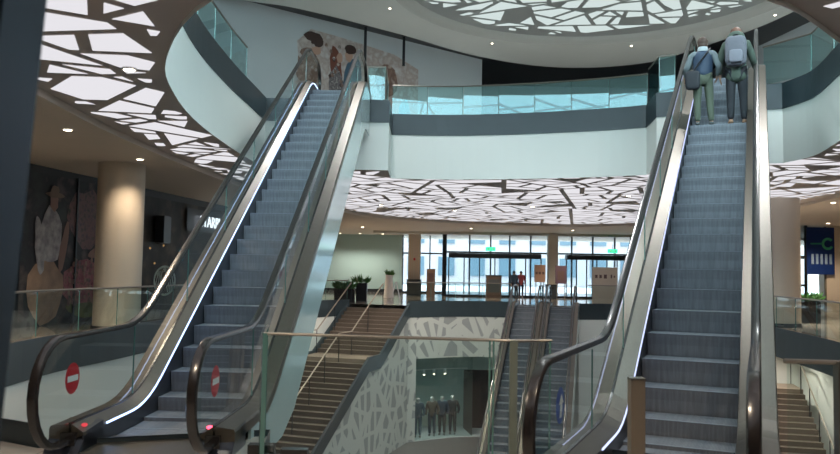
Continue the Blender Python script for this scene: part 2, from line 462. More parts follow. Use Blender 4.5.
# patterned wall: under the stair's edge, then round the far end of the void, with the shop opening
side = [(q.x+.04, q.y, q.z-.35) for q in lineL][::-1]
pw = [(a[0],a[1]) for a in side]; pz = [max(ZL, a[2]) for a in side]
struct('wall_patterned_stair', MB().strip(pw, ZL, pz), M['relief'])
far = resample(lo_far, .25)
ia = min(range(len(far)), key=lambda i: abs(far[i][0]+.15)); ib = min(range(len(far)), key=lambda i: abs(far[i][0]-3.55))
w = MB().strip(far[:ia+1], ZL, -.5); w.strip(far[ib:], ZL, -.5); w.strip(far[ia:ib+1], -2.45, -.5)
struct('wall_patterned', w, M['relief'])
# shop window behind the opening
op = [(-1.5,35.15)]+far[ia:ib+1]
bk = off(op, 2.6)
sh = MB().strip(bk, ZL, -2.3); sh.quad((op[0][0],op[0][1],ZL),(bk[0][0],bk[0][1],ZL),(bk[0][0],bk[0][1],-2.3),(op[0][0],op[0][1],-2.3))
struct('wall_shop', sh, pbr('shop window backing', (.46,.56,.52), .6, var=.03, scale=1))
struct('floor_shop', MB().slabpoly(op+bk[::-1], ZL, ZL+.03), M['gray_wall'])
struct('ceiling_shop', MB().flat(op+bk[::-1], [], -2.3, up=False), M['white'])
dr = off(far, .12)
k0 = min(range(len(far)), key=lambda i: abs(far[i][0]-2.75)); k1 = min(range(len(far)), key=lambda i: abs(far[i][0]-3.6))
dm = off(far, 1.9); d2 = dm[k0:k1+1]
struct('door_1', MB().strip(d2, ZL, -3.3).quad((far[k0][0],far[k0][1],ZL),(d2[0][0],d2[0][1],ZL),(d2[0][0],d2[0][1],-3.3),(far[k0][0],far[k0][1],-3.3)), M['dark'])
g = MB().strip(off(op[1:k0-ia+2], .03), ZL+.02, -2.46); wn = struct('window_1', g, M['glass'])
tr = MB(); tr.tube([(p[0],p[1],-3.1) for p in off(op[1:k0-ia+2], .9)], .025, 6)
track = thing('track_light_rail', 'thin white lamp rail above the mannequins in the shop window', 'lighting', (op[0][0], op[0][1], -3.1))
tr.build('rail', M['signwhite'], track)
for i in (3,5,7,9):
    p = off(op, .9)[i]; tb = MB(); tb.tube([(p[0],p[1],-3.1),(p[0],p[1]-.05,-3.2),(p[0],p[1]-.1,-3.32)], [.05,.06,.06], 8); lampo = tb.build('spot_head', M['signwhite'], track)
    MB().lathe((p[0],p[1]-.1,-3.335), [(.04,0),(.045,.004)], 8).build('lens', M['spot'], lampo)

# ------------------------------------------------------------------ escalators
def esc_path(u, top):
    U = top/T30; c = .42
    if u <= -c: return 0
    if u < c: return T30*(u+c)**2/(4*c)
    if u <= U-c: return u*T30
    if u < U+c: return top-T30*(U+c-u)**2/(4*c)
    return top
def make_escalator(label, base, az, top, uN, led, lamps=False, sticker=None, start=-.9, pitch=.4, hv=.62):
    U = top/T30; uT = U+1.5; f = lambda u: esc_path(u, top)
    root = thing('escalator', label, 'escalator', base, -az, 'escalators of the mall atrium')
    def us(a, b, n): return [a+(b-a)*i/n for i in range(n+1)]
    # steps
    sm = MB()
    h = .30
    prof = [(0,0),(.012,.0),(pitch,0),(pitch,-.06),(.06,-h),(.035,-h),(.02,-.12),(.004,-.04)]
    ring = lambda x: [(x, p[0], p[1]) for p in prof]
    sm.profile([ring(-.49), ring(.49)], 0)
    sm.box((0,.012,.0015), (.98,.03,.004), 0, 1)
    proto = None; u = start
    while u < U+1.0:
        if proto is None: o = proto = sm.build('step', [M['step'], M['stepedge']], root, local=True)
        else: o = proto.copy(); COL.objects.link(o); o.parent = root
        o.location = (0, u, f(u)); u += pitch
    # skirts, decks, cladding
    a0, a1 = uN+.22, uT-.25
    samples = us(a0, .7, 14)+us(.7, U-.7, 12)[1:]+us(U-.7, a1, 14)[1:]
    def sweep(cs, ul=samples):
        m = MB(); m.profile([[(c[0], u, f(u)+c[1]) for c in cs] for u in ul]); return m
    for s in (-1, 1):
        sd = 'skirt'
        sk = sweep([(s*.50,-.25),(s*.50,.14),(s*.515,.14),(s*.515,-.25)]).build('skirt_panel', M['skirt'], root, local=True)
        sweep([(s*.50,.14),(s*.505,.165),(s*(hv-.008),.235),(s*(hv-.008),.10)]).build('inner_deck', M['steel'], root, local=True, smooth=False)
        sweep([(s*(hv-.013),.20),(s*(hv-.013),.246),(s*(hv+.013),.246),(s*(hv+.013),.20)]).build('glass_gasket', M['rubber'], root, local=True)
        sweep([(s*(hv+.008),.235),(s*(hv+.17),.215),(s*(hv+.18),.19),(s*(hv+.18),.10),(s*(hv+.008),.10)]).build('outer_deck', M['steel'], root, local=True)
        cu = [q for q in samples if q > -.9]
        m = MB()
        m.profile([[(s*(hv+.18), q, f(q)+.10),(s*(hv+.15), q, f(q)+.10),(s*(hv+.15), q, max(f(q)-.95, -.3) if base[2] > -1 else max(f(q)-.95, 0)),(s*(hv+.18), q, max(f(q)-.95, -.3) if base[2] > -1 else max(f(q)-.95, 0))] for q in cu])
        m.build('side_cladding', M['clad'], root, local=True)
        if led and s == -1:
            ul = [q for q in samples if q > -1.15 and q < U+.9]
            sweep([(s*.492,.150),(s*.492,.166),(s*.502,.166),(s*.502,.150)], ul).build('light_strip', M[led], root, local=True)
        # handrail loop (in u,z) and glass below it
        rad, zc = .445, .545
        H = []
        for i in range(13): t = -PI/2-PI*i/12; H.append((uN+rad*math.cos(t), zc+rad*math.sin(t)))
        body = [q for q in us(uN, .7, 16)[1:]]+us(.7, U-.7, 10)[1:]+us(U-.7, uT, 16)[1:]
        H += [(q, f(q)+zc+rad) for q in body]
        for i in range(1, 13): t = PI/2-PI*i/12; H.append((uT+rad*math.cos(t), top+zc+rad*math.sin(t)))
        H = [(uN+.34, .10)]+H+[(uT-.34, top+.10)]
        m = MB(); rings = []
        for i, (q, z) in enumerate(H):
            a, b = H[max(i-1,0)], H[min(i+1,len(H)-1)]; dy, dz = b[0]-a[0], b[1]-a[1]; l = math.hypot(dy, dz) or 1
            nx = Vector((0, -dz/l, dy/l))
            c = Vector((s*hv, q, z)); rings.append([tuple(c+Vector((wx,0,0))+nx*hh) for wx, hh in ((-.04,-.018),(-.042,.005),(-.03,.024),(0,.029),(.03,.024),(.042,.005),(.04,-.018))])
        m.profile(rings); m.build('handrail', M['rubber'], root, local=True, smooth=True)
        gl = MB(); gu = us(uN-.42, uN, 8)+body+us(uT, uT+.42, 8)[1:]
        for q0, q1 in zip(gu, gu[1:]):
            def lim(q):
                if q < uN: e = math.sqrt(max(0, .425**2-(q-uN)**2)); return zc-e, zc+e
                if q > uT: e = math.sqrt(max(0, .425**2-(q-uT)**2)); return top+zc-e, top+zc+e
                e0 = .23+f(q)
                if q < a0: e0 = .12
                if q > a1: e0 = top+.12
                return e0, f(q)+zc+rad-.02
            b0, t0 = lim(q0); b1, t1 = lim(q1)
            gl.quad((s*hv,q0,b0),(s*hv,q1,b1),(s*hv,q1,t1),(s*hv,q0,t0))
        gp = gl.build('glass_panel', M['glass_esc'], root, local=True)
        q = uN+1.6
        while q < uT-.5:
            js = MB(); js.box((s*hv, q, f(q)+.585), (.012,.012,.70)); js.build('glass_joint', M['glass_edge'], gp, local=True); q += 1.7
        # newel foot where the handrail enters
        nb = MB()
        nb.profile([[(s*.50,uN+.12,0),(s*(hv+.18),uN+.12,0),(s*(hv+.18),uN+.16,.05),(s*.50,uN+.16,.05)],[(s*.50,uN+.20,0),(s*(hv+.18),uN+.20,0),(s*(hv+.18),uN+.30,.19),(s*.50,uN+.30,.17)],[(s*.50,uN+.62,0),(s*(hv+.18),uN+.62,0),(s*(hv+.18),uN+.62,.215),(s*.50,uN+.62,.20)]])
        nf = nb.build('newel_foot', M['skirt'], root, local=True)
        bt = MB(); bt.box((s*hv, uN+.27, .10), (.13,.20,.13)); bt.build('handrail_inlet', M['rubber'], nf, local=True)
        nb = MB(); nb.box((s*.65, uT-.2, top+.10), (.30,.5,.2)); nb.build('newel_foot', M['skirt'], root, local=True)
        if lamps:
            for x in ((.55,.70) if s > 0 else (.55,)):
                lm = MB(); lm.ball((s*x, uN+.34, .205), (.028,.035,.016), 0, 8, 6); lm.build('signal_lamp', M['red_lamp' if s > 0 else 'red_dim'], nf, local=True)
        if sticker:
            cy, cz, rr = uN+.02+sticker[1], .62, .135
            st = MB(); st.poly([(s*hv-.006, cy+rr*math.cos(2*PI*i/28), cz+rr*math.sin(2*PI*i/28)) for i in range(28)])
            so = st.build('sticker', M[sticker[0]], gp, local=True, label='round red no entry sticker' if sticker[0] == 'red' else 'round blue arrow sticker')
            # the mark belongs to the sticker, kept in its mesh, on both faces
            me = so.data; bm = bmesh.new(); bm.from_mesh(me); me.materials.append(M['signwhite'])
            for x in (s*hv-.010, s*hv-.002):
                if sticker[0] == 'red': pl_ = [(cy-.10,cz-.026),(cy+.10,cz-.026),(cy+.10,cz+.026),(cy-.10,cz+.026)]
                else: pl_ = [(cy+.02,cz+.085),(cy+.09,cz+.01),(cy+.05,cz+.01),(cy+.03,cz-.09),(cy-.04,cz-.09),(cy-.01,cz+.01),(cy-.06,cz+.01)]
                fc = bm.faces.new([bm.verts.new((x,a,b)) for a, b in pl_]); fc.material_index = 1
            bm.to_mesh(me); bm.free()
    # truss floor and comb plates
    m = MB(); m.profile([[(-.77,q,f(q)-.35),(.77,q,f(q)-.35),(.77,q,max(f(q)-.93,-.28 if base[2] > -1 else .02)),(-.77,q,max(f(q)-.93,-.28 if base[2] > -1 else .02))] for q in samples if q > .35 and q < U+.6])
    m.build('truss', M['band'], root, local=True)
    for a, b, z in ((uN-.35, start+.05, 0), (U+1.0, uT+.6, top)):
        m = MB(); m.box((0,(a+b)/2,z+.006), (.98,b-a,.02)); m.build('floor_plate', M['steel'], root, local=True)
    return root
LB, RB = (-2.33,8.21), (2.43,7.27)
AZL, AZR, AZC = R(.9), R(23.7), R(13.6)
make_escalator('tall empty escalator with a blue light line, rising to the mural', (LB[0],LB[1],0), AZL, 6.0, -1.70, 'led', True, ('red', .22))
make_escalator('tall escalator carrying the two people to the upper floor', (RB[0],RB[1],0), AZR, 6.0, -2.32, 'led_dim', False, ('blue', .42), -1.4, .43, .66)
dz = (.235,.972); TL = 6.2/T30
make_escalator('lower escalator down from the entrance hall, next to the shop with mannequins', (4.99-TL*dz[0], 36.19-TL*dz[1], ZL), AZC, 6.2, -1.7, None)
make_escalator('lower escalator down from the entrance hall, farther from the mannequin shop', (6.55-TL*dz[0], 35.81-TL*dz[1], ZL), AZC, 6.2, -1.7, None)

# ------------------------------------------------------------------ glass railings
def railing(label, pts, z0, z1, step, mat, cap=True, group=None, posts=False, gap=.02):
    q = resample(pts, step) if step else pts
    root = thing('glass_railing', label, 'railing', (q[0][0], q[0][1], z0), 0, group)
    for a, b in zip(q, q[1:]):
        A, B = Vector((a[0],a[1],0)), Vector((b[0],b[1],0)); d = (B-A).normalized(); n = Vector((-d.y,d.x,0))*.008
        A += d*gap/2; B -= d*gap/2; m = MB()
        m.quad(A+Vector((0,0,z0)), B+Vector((0,0,z0)), B+Vector((0,0,z1)), A+Vector((0,0,z1)))
        p = m.build('glass_panel', mat, root)
        e = MB(); e.box((B.x,B.y,(z0+z1)/2), (.016,.016,z1-z0), math.atan2(d.y,d.x)); e.build('panel_edge', M['glass_edge'], p)
    if cap:
        m = MB(); m.tube([(p[0],p[1],z1) for p in q], .022, 8); m.build('top_rail', M['steel2'], root, smooth=True)
    return root
G = 'glass balustrades around the openings'
railing('curved teal glass railing of the upper gallery, left of the mural', off(up_left[5:], .12), 6.05, 6.9, 1.45, M['glass_up'], True, G)
railing('teal glass railing on the short landing right of the blue lit escalator', [(-1.45,20.2),(-.98,20.2),(-.98,21.9)], 6.05, 6.95, None, M['glass_up'], True, G)
railing('long teal glass railing across the far side of the upper gallery', off(up_far, .12), 6.05, 6.9, 1.05, M['glass_up'], True, G)
railing('teal glass railing beside the top of the escalator with two people, nearer the far gallery', [(5.95,20.1),(5.86,18.93),(6.2,18.76)], 6.05, 7.0, None, M['glass_up'], True, G)
railing('teal glass railing of the upper gallery, right of the two people', [(7.95,17.85),(8.4,17.68)]+off(up_right[:36], .12), 6.05, 6.95, 1.45, M['glass_up'], True, G)
railing('long glass railing along the entrance floor in front of the shopfront mural', off(lo_left[4:], .12), .2, 1.08, 1.6, M['glass'], True, G)
railing('glass railing of the entrance floor above the patterned wall', off(lo_far, .12), .2, 1.05, 1.5, M['glass'], True, G)
railing('glass railing of the entrance floor right of the lower escalators', off([(7.95,36.55)]+lo_far2[1:], .12), .2, 1.05, 1.5, M['glass'], True, G)
railing('glass railing on the curved slab right of the right escalator', off(lo_right[3:36], .12), .2, 1.05, 1.6, M['glass'], True, G)
# the railing at the near edge between the two escalators
nr = thing('glass_railing', 'nearest glass railing with a steel corner post between the two tall escalators', 'railing', (-1.3,6.45,0), 0, G)
pts = [(-1.42,7.35),(-1.28,6.50),(.59,6.24),(.76,6.20),(1.08,6.30)]
for a, b in zip(pts, pts[1:]):
    A, B = Vector((a[0],a[1],0)), Vector((b[0],b[1],0)); d = (B-A).normalized(); A += d*.015; B -= d*.015
    m = MB(); m.quad(A+Vector((0,0,.02)),B+Vector((0,0,.02)),B+Vector((0,0,1.05)),A+Vector((0,0,1.05))); p = m.build('glass_panel', M['glass'], nr)
    e = MB()
    for q in (A, B): e.box((q.x,q.y,.535), (.014,.022,1.03))
    e.build('panel_edge', M['glass_edge'], p)
MB().tube([(p[0],p[1],1.055) for p in pts], .013, 8).build('top_rail', M['steel2'], nr, smooth=True)
MB().box((.76,6.20,.53), (.06,.06,1.06)).build('post', pbr('greenish steel', (.26,.30,.26), .35, .5), nr)
MB().box((-1.28,6.50,.53), (.035,.10,1.06), .3).build('post', M['glass_edge'], nr)
for x, y in ((-1.30,6.62),(-1.0,6.47)):
    MB().box((x,y,.07), (.22,.10,.10)).build('clamp_shoe', M['rubber'], nr)
rr = thing('glass_railing', 'small steel framed glass railing beside the right escalator foot', 'railing', (2.4,5.1,0), 0, G)
MB().quad((2.42,5.12,.02),(2.70,5.08,.02),(2.70,5.08,1.04),(2.42,5.12,1.04)).build('glass_panel', M['glass'], rr)
MB().tube([(2.40,5.12,1.05),(2.75,5.07,1.05)], .016, 8).build('top_rail', M['steel2'], rr, smooth=True)
MB().box((2.745,5.07,.53), (.065,.065,1.06)).build('post', M['steel2'], rr)
bo = thing('bollard', 'short square steel bollard in front of the right escalator', 'bollard', (1.19,4.25,0))
MB().box((1.19,4.25,.515), (.076,.076,1.03)).build('post', M['brass'], bo)
MB().box((1.19,4.25,1.034), (.080,.080,.012)).build('cap', M['steel2'], bo)
MB().box((1.19,4.25,.006), (.14,.14,.012)).build('base_plate', M['steel2'], bo)

# ------------------------------------------------------------------ upper storey: ceiling disc, dome, walls, roof glazing
disc = smooth([(-7.6,22.6),(-5.8,23.9),(-4,24.7),(-.83,27.2),(2.2,29.9),(5.6,31.3),(8.7,30.5),(10.3,28),(11.6,24.7),(12.4,19),(12.2,14),(9.5,11.6),(5.5,11),(3.2,8.2),(1.6,5.9),(-4.5,8.6),(-8.9,12.2),(-9,17),(-7.6,22.6)], 6)[:-1]
dome_c, dome_r = (5.1,21.9), 6.25
circ = lambda r, n=64: [(dome_c[0]+r*math.cos(2*PI*i/n), dome_c[1]+r*math.sin(2*PI*i/n)) for i in range(n)]
roof = [(-14,-12),(20,-12),(20,10.5),(4.8,10.5),(1.8,5.2),(-14,11.8)]
struct('ceiling_disc', MB().flat(disc, [circ(dome_r)], 10, up=False).strip(disc+[disc[0]], 10, 10.2), M['disc'])
t = MB(); n = 64
pr = [(dome_r,10),(dome_r-.10,10.06),(dome_r-.22,10.07),(dome_r-.30,10.14),(dome_r-.36,10.2)]
for (r0,z0),(r1,z1) in zip(pr, pr[1:]):
    a, b = circ(r0), circ(r1)
    for i in range(n): j = (i+1) % n; t.quad((*a[i],z0),(*a[j],z0),(*b[j],z1),(*b[i],z1))
struct('trim_20', t, pbr('moulding paint', (.42,.44,.42), .6, var=.02), smooth=True)
struct('ceiling_dome', shard_mesh(MB().flat(circ(dome_r-.36), [], 10.2, up=False), shards((-7,-7,7,7), lambda p: math.hypot(*p) < dome_r-.55, .9, .08, .075, 1.05, 5), 10.19, math.cos(.6), math.sin(.6), dome_c), [M['dome_web'], M['dome_shard']])
struct('ceiling_recess', MB().flat([(-30,-14),(34,-14),(34,62),(-30,62)], [roof, circ(dome_r-.3)], 10.35, up=False), M['dark'])
f = MB()
for i in range(10): x = -14+34*i/9; f.box((x,-.75,10.6), (.05,22.5,.12))
for i in range(7): y = -12+22.5*i/6; f.box((3,y,10.6), (34,.04,.1))
wr = struct('window_2', MB().flat(roof, [], 10.5, up=False), M['glass_roof'])
struct('window_2_bars', f, M['signwhite'], wr)
wl = [(-14,14),(-9.2,22.6),(-6.6,24.4),(2.45,31.6)]
struct('wall_upper_left', MB().strip(wl, Z2, 10.35), M['gray_wall'])
struct('wall_upper_far', MB().strip([(2.45,31.6),(2.7,36),(12,36),(12.6,30)], Z2, 10.35), M['darkwall'])
struct('wall_upper_right', MB().strip([(12.6,30),(13.6,24),(14.2,15),(14.2,5)], Z2, 10.35), M['gray_wall'])
struct('wall_near', MB().strip([(-30,-14),(34,-14)], 0, 10.35), M['gray_wall'])
struct('wall_upper_west', MB().strip([(-14,-14),(-14,14)], Z2, 10.35), M['gray_wall'])
struct('wall_upper_east', MB().strip([(14.2,5),(20,5),(20,-14)], Z2, 10.35), M['gray_wall'])
def wall_at(px):   # point on the mural wall hit by the sight line through a photo column
    k = (px-420)/775
    for a, b in zip(wl[1:], wl[2:]):
        for s in range(101):
            x = a[0]+(b[0]-a[0])*s/100; y = a[1]+(b[1]-a[1])*s/100
            if abs(x/y-k) < .002: return x, y
    return wl[-1]
# mural of a couple
def on_wall(P0, P1, zlo, zhi, eps):
    """returns f(s,t) on the vertical rectangle from P0 to P1"""
    d = Vector((P1[0]-P0[0],P1[1]-P0[1],0)); n = Vector((d.y,-d.x,0)).normalized()
    return lambda s, t, e=1: Vector((P0[0],P0[1],0))+d*s+n*eps*e+Vector((0,0,zlo+(zhi-zlo)*t))
def ellip(F, cs, ct, rs, rt, e, n=14, wob=.12, rot=0):
    return [F(cs+(rs*math.cos(t)*math.cos(rot)-rt*math.sin(t)*math.sin(rot))*k, ct+(rs*math.cos(t)*math.sin(rot)+rt*math.sin(t)*math.cos(rot))*k, e) for i in range(n) for t, k in [(2*PI*i/n, 1+random.uniform(-wob, wob))]]
P0, P1 = wall_at(292), wall_at(416)
F = on_wall(P0, P1, 6.3, 10.0, .012)
mats = [blotch('faded mural paper', [(.55,.50,.47),(.40,.33,.30),(.60,.60,.60)], 3), pbr('dark hair', (.05,.025,.02), .6), pbr('red brown hair', (.16,.05,.03), .6), pbr('printed skin', (.45,.28,.21), .6), pbr('printed denim', (.05,.11,.17), .6), blotch('printed plaid', [(.25,.22,.22),(.08,.07,.08),(.45,.42,.4)], 12), blotch('blurred brown', [(.30,.20,.15),(.16,.09,.07),(.5,.42,.36)], 4), pbr('printed teal', (.25,.45,.5), .6)]
mb = MB()
mb.poly([F(0,.25),F(.02,.62),F(.0,.84),F(.06,.92),F(.1,.98),F(.3,.97),F(.52,.95),F(.78,.92),F(1.0,.82),F(1.0,.1),F(.5,.02),F(.2,.05)], 0)
mb.poly(ellip(F,.12,.91,.075,.05,1.3), 1); mb.poly(ellip(F,.145,.80,.035,.06,1.6), 3); mb.poly(ellip(F,.15,.87,.05,.05,1.9), 1)
mb.poly(ellip(F,.09,.60,.085,.20,1.3), 6)
mb.poly(ellip(F,.30,.66,.045,.2,1.5,rot=.1), 2); mb.poly(ellip(F,.325,.76,.025,.05,1.9), 3)
mb.poly(ellip(F,.325,.40,.07,.27,1.6,rot=.15), 5)
mb.poly(ellip(F,.43,.62,.07,.19,1.7,rot=-.2), 4); mb.poly(ellip(F,.40,.80,.03,.06,2.0), 3); mb.poly(ellip(F,.41,.87,.05,.05,2.3), 1)
mb.poly(ellip(F,.465,.42,.03,.15,2.4,rot=-.3), 3); mb.poly(ellip(F,.44,.22,.05,.18,1.8), 4)
mb.poly(ellip(F,.72,.62,.10,.17,1.4), 6); mb.poly(ellip(F,.70,.5,.03,.16,1.8), 2); mb.poly(ellip(F,.88,.30,.05,.18,1.6), 7)
for i in range(40): mb.poly(ellip(F, random.uniform(.0,.35), random.uniform(.2,.95), .012, .02, 2.5, 6), random.choice([0,1,6]))
tag(mb.build('wall_mural', mats), 'faded mural of a young couple on the grey upper wall', 'mural')
for px, zz in ((363,1.15),(402,1.0)):
    x, y = wall_at(px); y -= .6
    rod = thing('hanging_rod', 'black rod hanging from the dark ceiling edge, '+('over the mural' if px == 363 else 'right of the mural'), 'rod', (x,y,10.3-zz), 0, 'black rods hung from the ceiling edge')
    MB().box((x,y,10.3-zz/2-.05), (.10,.06,zz+.1)).build('rod', M['dark'], rod)
    MB().box((x,y,10.33), (.16,.12,.04)).build('bracket', M['dark'], rod)

# ------------------------------------------------------------------ entrance floor: shopfronts, hall, entrance
WL = [(-16,4),(-12.2,10),(-9.9,19.4),(-8.3,30.5),(-7.2,40),(-7.0,56)]
struct('wall_left', MB().strip(WL, 0, ZC), M['dark'])
def along(seg, s): a, b = WL[seg], WL[seg+1]; return (a[0]+(b[0]-a[0])*s, a[1]+(b[1]-a[1])*s)
j = MB()
for seg, ss in ((1,(.35,.62,.9)),(2,(.19,.42)),(3,(.6,.8))):
    for s in ss: p = along(seg, s); j.box((p[0]+.04,p[1],2.0), (.07,.07,4.0))
p, q = along(1,0), along(3,.9)
struct('trim_21', j, M['frame'])
# photographic shopfront mural: a seated woman with a hat among flowers
P0, P1 = along(2,-.015), along(2,.33)
F = on_wall(P0, P1, .15, 3.95, .03)
mats = [blotch('dark foliage print', [(0.034,0.044,0.041),(0.020,0.020,0.027),(0.119,0.093,0.085)], 2.2), pbr('printed straw', (0.238,0.170,0.136), .7), pbr('printed face', (0.340,0.204,0.170), .7), blotch('printed white shirt', [(0.5,0.48,0.48),(0.221,0.204,0.221)], 5), blotch('printed skirt', [(0.442,0.289,0.187),(0.289,0.187,0.136)], 3), blotch('printed blossoms', [(0.170,0.034,0.051),(0.374,0.136,0.153),(0.085,0.102,0.051)], 7), blotch('printed shrubs', [(0.085,0.068,0.085),(0.221,0.119,0.119),(0.051,0.068,0.051)], 6), pbr('printed arm', (0.306,0.187,0.153), .7), blotch('printed grass', [(0.136,0.153,0.051),(0.085,0.102,0.051)], 3)]
mb = MB(); mb.quad(F(0,0),F(1,0),F(1,1),F(0,1), 0)
mb.poly(ellip(F,.74,.72,.24,.22,1.3), 6); mb.poly(ellip(F,.70,.25,.24,.17,1.4), 5)
mb.poly(ellip(F,.80,.08,.3,.09,1.2), 8)
mb.poly(ellip(F,.27,.20,.20,.23,1.6), 4); mb.poly(ellip(F,.30,.58,.13,.2,1.8), 3); mb.poly(ellip(F,.18,.50,.045,.2,2.0,rot=.15), 3); mb.poly(ellip(F,.45,.50,.04,.18,2.0,rot=-.2), 7)
mb.poly(ellip(F,.32,.81,.045,.065,2.1), 2); mb.poly(ellip(F,.32,.865,.10,.022,2.5), 1); mb.poly(ellip(F,.32,.895,.05,.035,2.6), 1)
mb.poly(ellip(F,.86,.48,.12,.035,2.2,rot=.3), 7)
for i in range(60): mb.poly(ellip(F, random.uniform(.52,.95), random.uniform(.1,.42), .018,.02, 2.4, 6), random.choice([5,6,7,2]))
tag(mb.build('shopfront_mural', mats), 'dark shopfront mural of a seated woman with hat and flowers', 'mural')
# cafe front beyond the column
P0, P1 = along(2,.43), (-7.5,36)
F = on_wall(P0, P1, .1, 3.9, .05)
cf = MB(); cf.quad(F(0,0),F(1,0),F(1,1),F(0,1))
cafe = thing('cafe_front', 'dark cafe shopfront with lit letters, behind the blue lit escalator', 'shopfront', (P0[0],P0[1],0))
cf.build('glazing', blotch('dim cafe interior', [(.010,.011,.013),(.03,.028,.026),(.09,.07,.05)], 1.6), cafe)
e = MB(); e.quad(F(.34,.74,3),F(1,.74,3),F(1,.96,3),F(.34,.96,3)); e.build('fascia_board', M['dark'], cafe)
d = Vector((P1[0]-P0[0],P1[1]-P0[1],0)).normalized()
def text(s, size, origin, xdir, mat, name, parent, extr=.015, align='LEFT', ydir=Vector((0,0,1))):
    cu = bpy.data.curves.new(name, 'FONT'); cu.body = s; cu.size = size; cu.extrude = extr; cu.align_x = align; cu.offset = 0
    t = bpy.data.objects.new(name+'_curve', cu); COL.objects.link(t)
    me = bpy.data.meshes.new_from_object(t.evaluated_get(bpy.context.evaluated_depsgraph_get())); bpy.data.objects.remove(t)
    me.materials.clear(); me.materials.append(mat)
    o = bpy.data.objects.new(name, me); COL.objects.link(o)
    x = Vector(xdir).normalized(); z = x.cross(ydir)
    mw = Matrix(((x.x,ydir.x,z.x,origin[0]),(x.y,ydir.y,z.y,origin[1]),(x.z,ydir.z,z.z,origin[2]),(0,0,0,1)))
    if parent: o.parent = parent; o.matrix_parent_inverse = Matrix.Identity(4); o.matrix_basis = ROOT[top_of(parent).name].inverted() @ mw
    else: o.matrix_basis = mw
    return o
text('STARBUCKS', .60, F(.415,.795,5), d, M['signlight'], 'sign_lettering', cafe)
e = MB()
for s, t in ((.12,.55),(.2,.58),(.3,.52),(.15,.42),(.26,.36),(.5,.5),(.62,.46)): e.poly(ellip(F, s, t, .006, .010, 2.2, 8))
e.build('pendant_glow', emit('dim amber glow', (1,.6,.25), .22), cafe)
e = MB(); e.quad(F(.30,.45,2),F(.33,.45,2),F(.33,.55,2),F(.30,.55,2)); e.build('menu_screen', emit('menu screen', (.2,.5,.6), .18), cafe)
e = MB(); e.box(tuple(F(.17,.72,5)), (.3,.7,.9), 0); e.build('projecting_box', M['dark'], cafe)
# round emblem sign on the cafe front
ec = thing('emblem_sign', 'pale round emblem sign with a crown star, just right of the round column', 'sign', (-8.5,25.8,.62))
E0 = on_wall((-8.82,25.8),(-8.08,25.8), .62, 1.62, .0)
MB().tube([(-8.86,25.82,1.12),(-8.5,25.82,1.12)], .02, 6).build('bracket', M['frame'], ec)
eb = MB(); ring = [E0(.5+.5*math.cos(2*PI*i/32), .5+.5*math.sin(2*PI*i/32)) for i in range(32)]; rin = [E0(.5+.43*math.cos(2*PI*i/32), .5+.43*math.sin(2*PI*i/32)) for i in range(32)]
for i in range(32): k = (i+1) % 32; eb.quad(ring[i], ring[k], rin[k], rin[i])
pale = pbr('pale green print', (.72,.82,.76), .5)
eb.build('ring', pale, ec)
eb = MB()
for s in (-1,1):
    for k in range(4):
        for i in range(7):
            a = lambda i, w: E0(.5+s*(.10+.08*k+.03*math.sin(i*1.1+k)+w), .82-.10*i)
            eb.quad(a(i,0),a(i,.035),a(i+1,.035),a(i+1,0))
eb.poly([E0(.5+(.11 if i%2==0 else .045)*math.sin(2*PI*i/10), .86+(.11 if i%2==0 else .045)*math.cos(2*PI*i/10)) for i in range(10)])
eb.build('strands', pale, ec)
# beige columns
def column(label, x, y, r):
    o = thing('column', label, 'column', (x,y,0), 0, 'round plaster columns')
    MB().lathe((x,y,0), [(r,.12),(r,ZC-.06)], 40).build('shaft', M['beige'], o, smooth=True)
    MB().lathe((x,y,0), [(r+.03,0),(r+.03,.12)], 40).build('base', M['frame'], o, smooth=True)
column('thick round beige column left of the blue lit escalator', -7.52, 19.4, .56)
column('round beige column right of the right escalator, behind the glass', 11.75, 25.2, .58)
# hall end wall, windows
struct('wall_hall', MB().strip([(-7.0,56),(-1.25,56)], 0, ZC), pbr('pale aqua wall', (.46,.62,.60), .6, var=.02))
struct('baseboard_hall', MB().box((-4.1,55.97,.12), (5.8,.04,.24)), M['frame'])
def glazing(n, x0, x1, y, xs, zt, thick=(), transoms=(2.85,)):
    gz = struct('window_%d' % n, MB().quad((x0,y,0),(x1,y,0),(x1,y,zt),(x0,y,zt)), M['glass_win'])
    m = MB()
    for x in xs: m.box((x,y-.02,zt/2), (.28 if x in thick else .09,.16,zt))
    for z in transoms: m.box(((x0+x1)/2,y-.02,z), (x1-x0,.14,.11))
    m.box(((x0+x1)/2,y-.02,.05), (x1-x0,.12,.1))
    struct('window_%d_frame' % n, m, M['frame'], gz)
X = lambda px, Y: (px-421)/775*Y
glazing(3, -1.25, 1.8, 56, [-1.2,-.2,.75], ZC)
E_Y = 50.5
glazing(4, 1.55, 26, E_Y, [X(p,E_Y) for p in (446,471,492,511,532,573,594,616,632)]+[15.5,17,18.5,20,21.5,23,24.5], 4.0, (X(446,E_Y),))
struct('trim_22', MB().box((11,E_Y-.1,4.1), (28,.8,.22)), M['mullion_white'])
def doors(n, a, b):
    x0, x1 = X(a,E_Y), X(b,E_Y); y = E_Y-.45
    o = struct('door_%d' % n, MB().box(((x0+x1)/2,y,2.62), (x1-x0,.7,.30)), M['frame'])
    k = 6; m = MB()
    for i in range(k+1): x = x0+(x1-x0)*i/k; m.box((x,y-.2,1.24), (.07,.06,2.48))
    m.box(((x0+x1)/2,y-.2,.06), (x1-x0,.06,.1)); struct('door_%d_frame' % n, m, M['frame'], o)
    struct('door_%d_glass' % n, MB().quad((x0,y-.2,.1),(x1,y-.2,.1),(x1,y-.2,2.48),(x0,y-.2,2.48)), glass('door glass %d' % n, (.85,.9,.92), .05), o)
doors(2, 450, 541); doors(3, 566, 626)
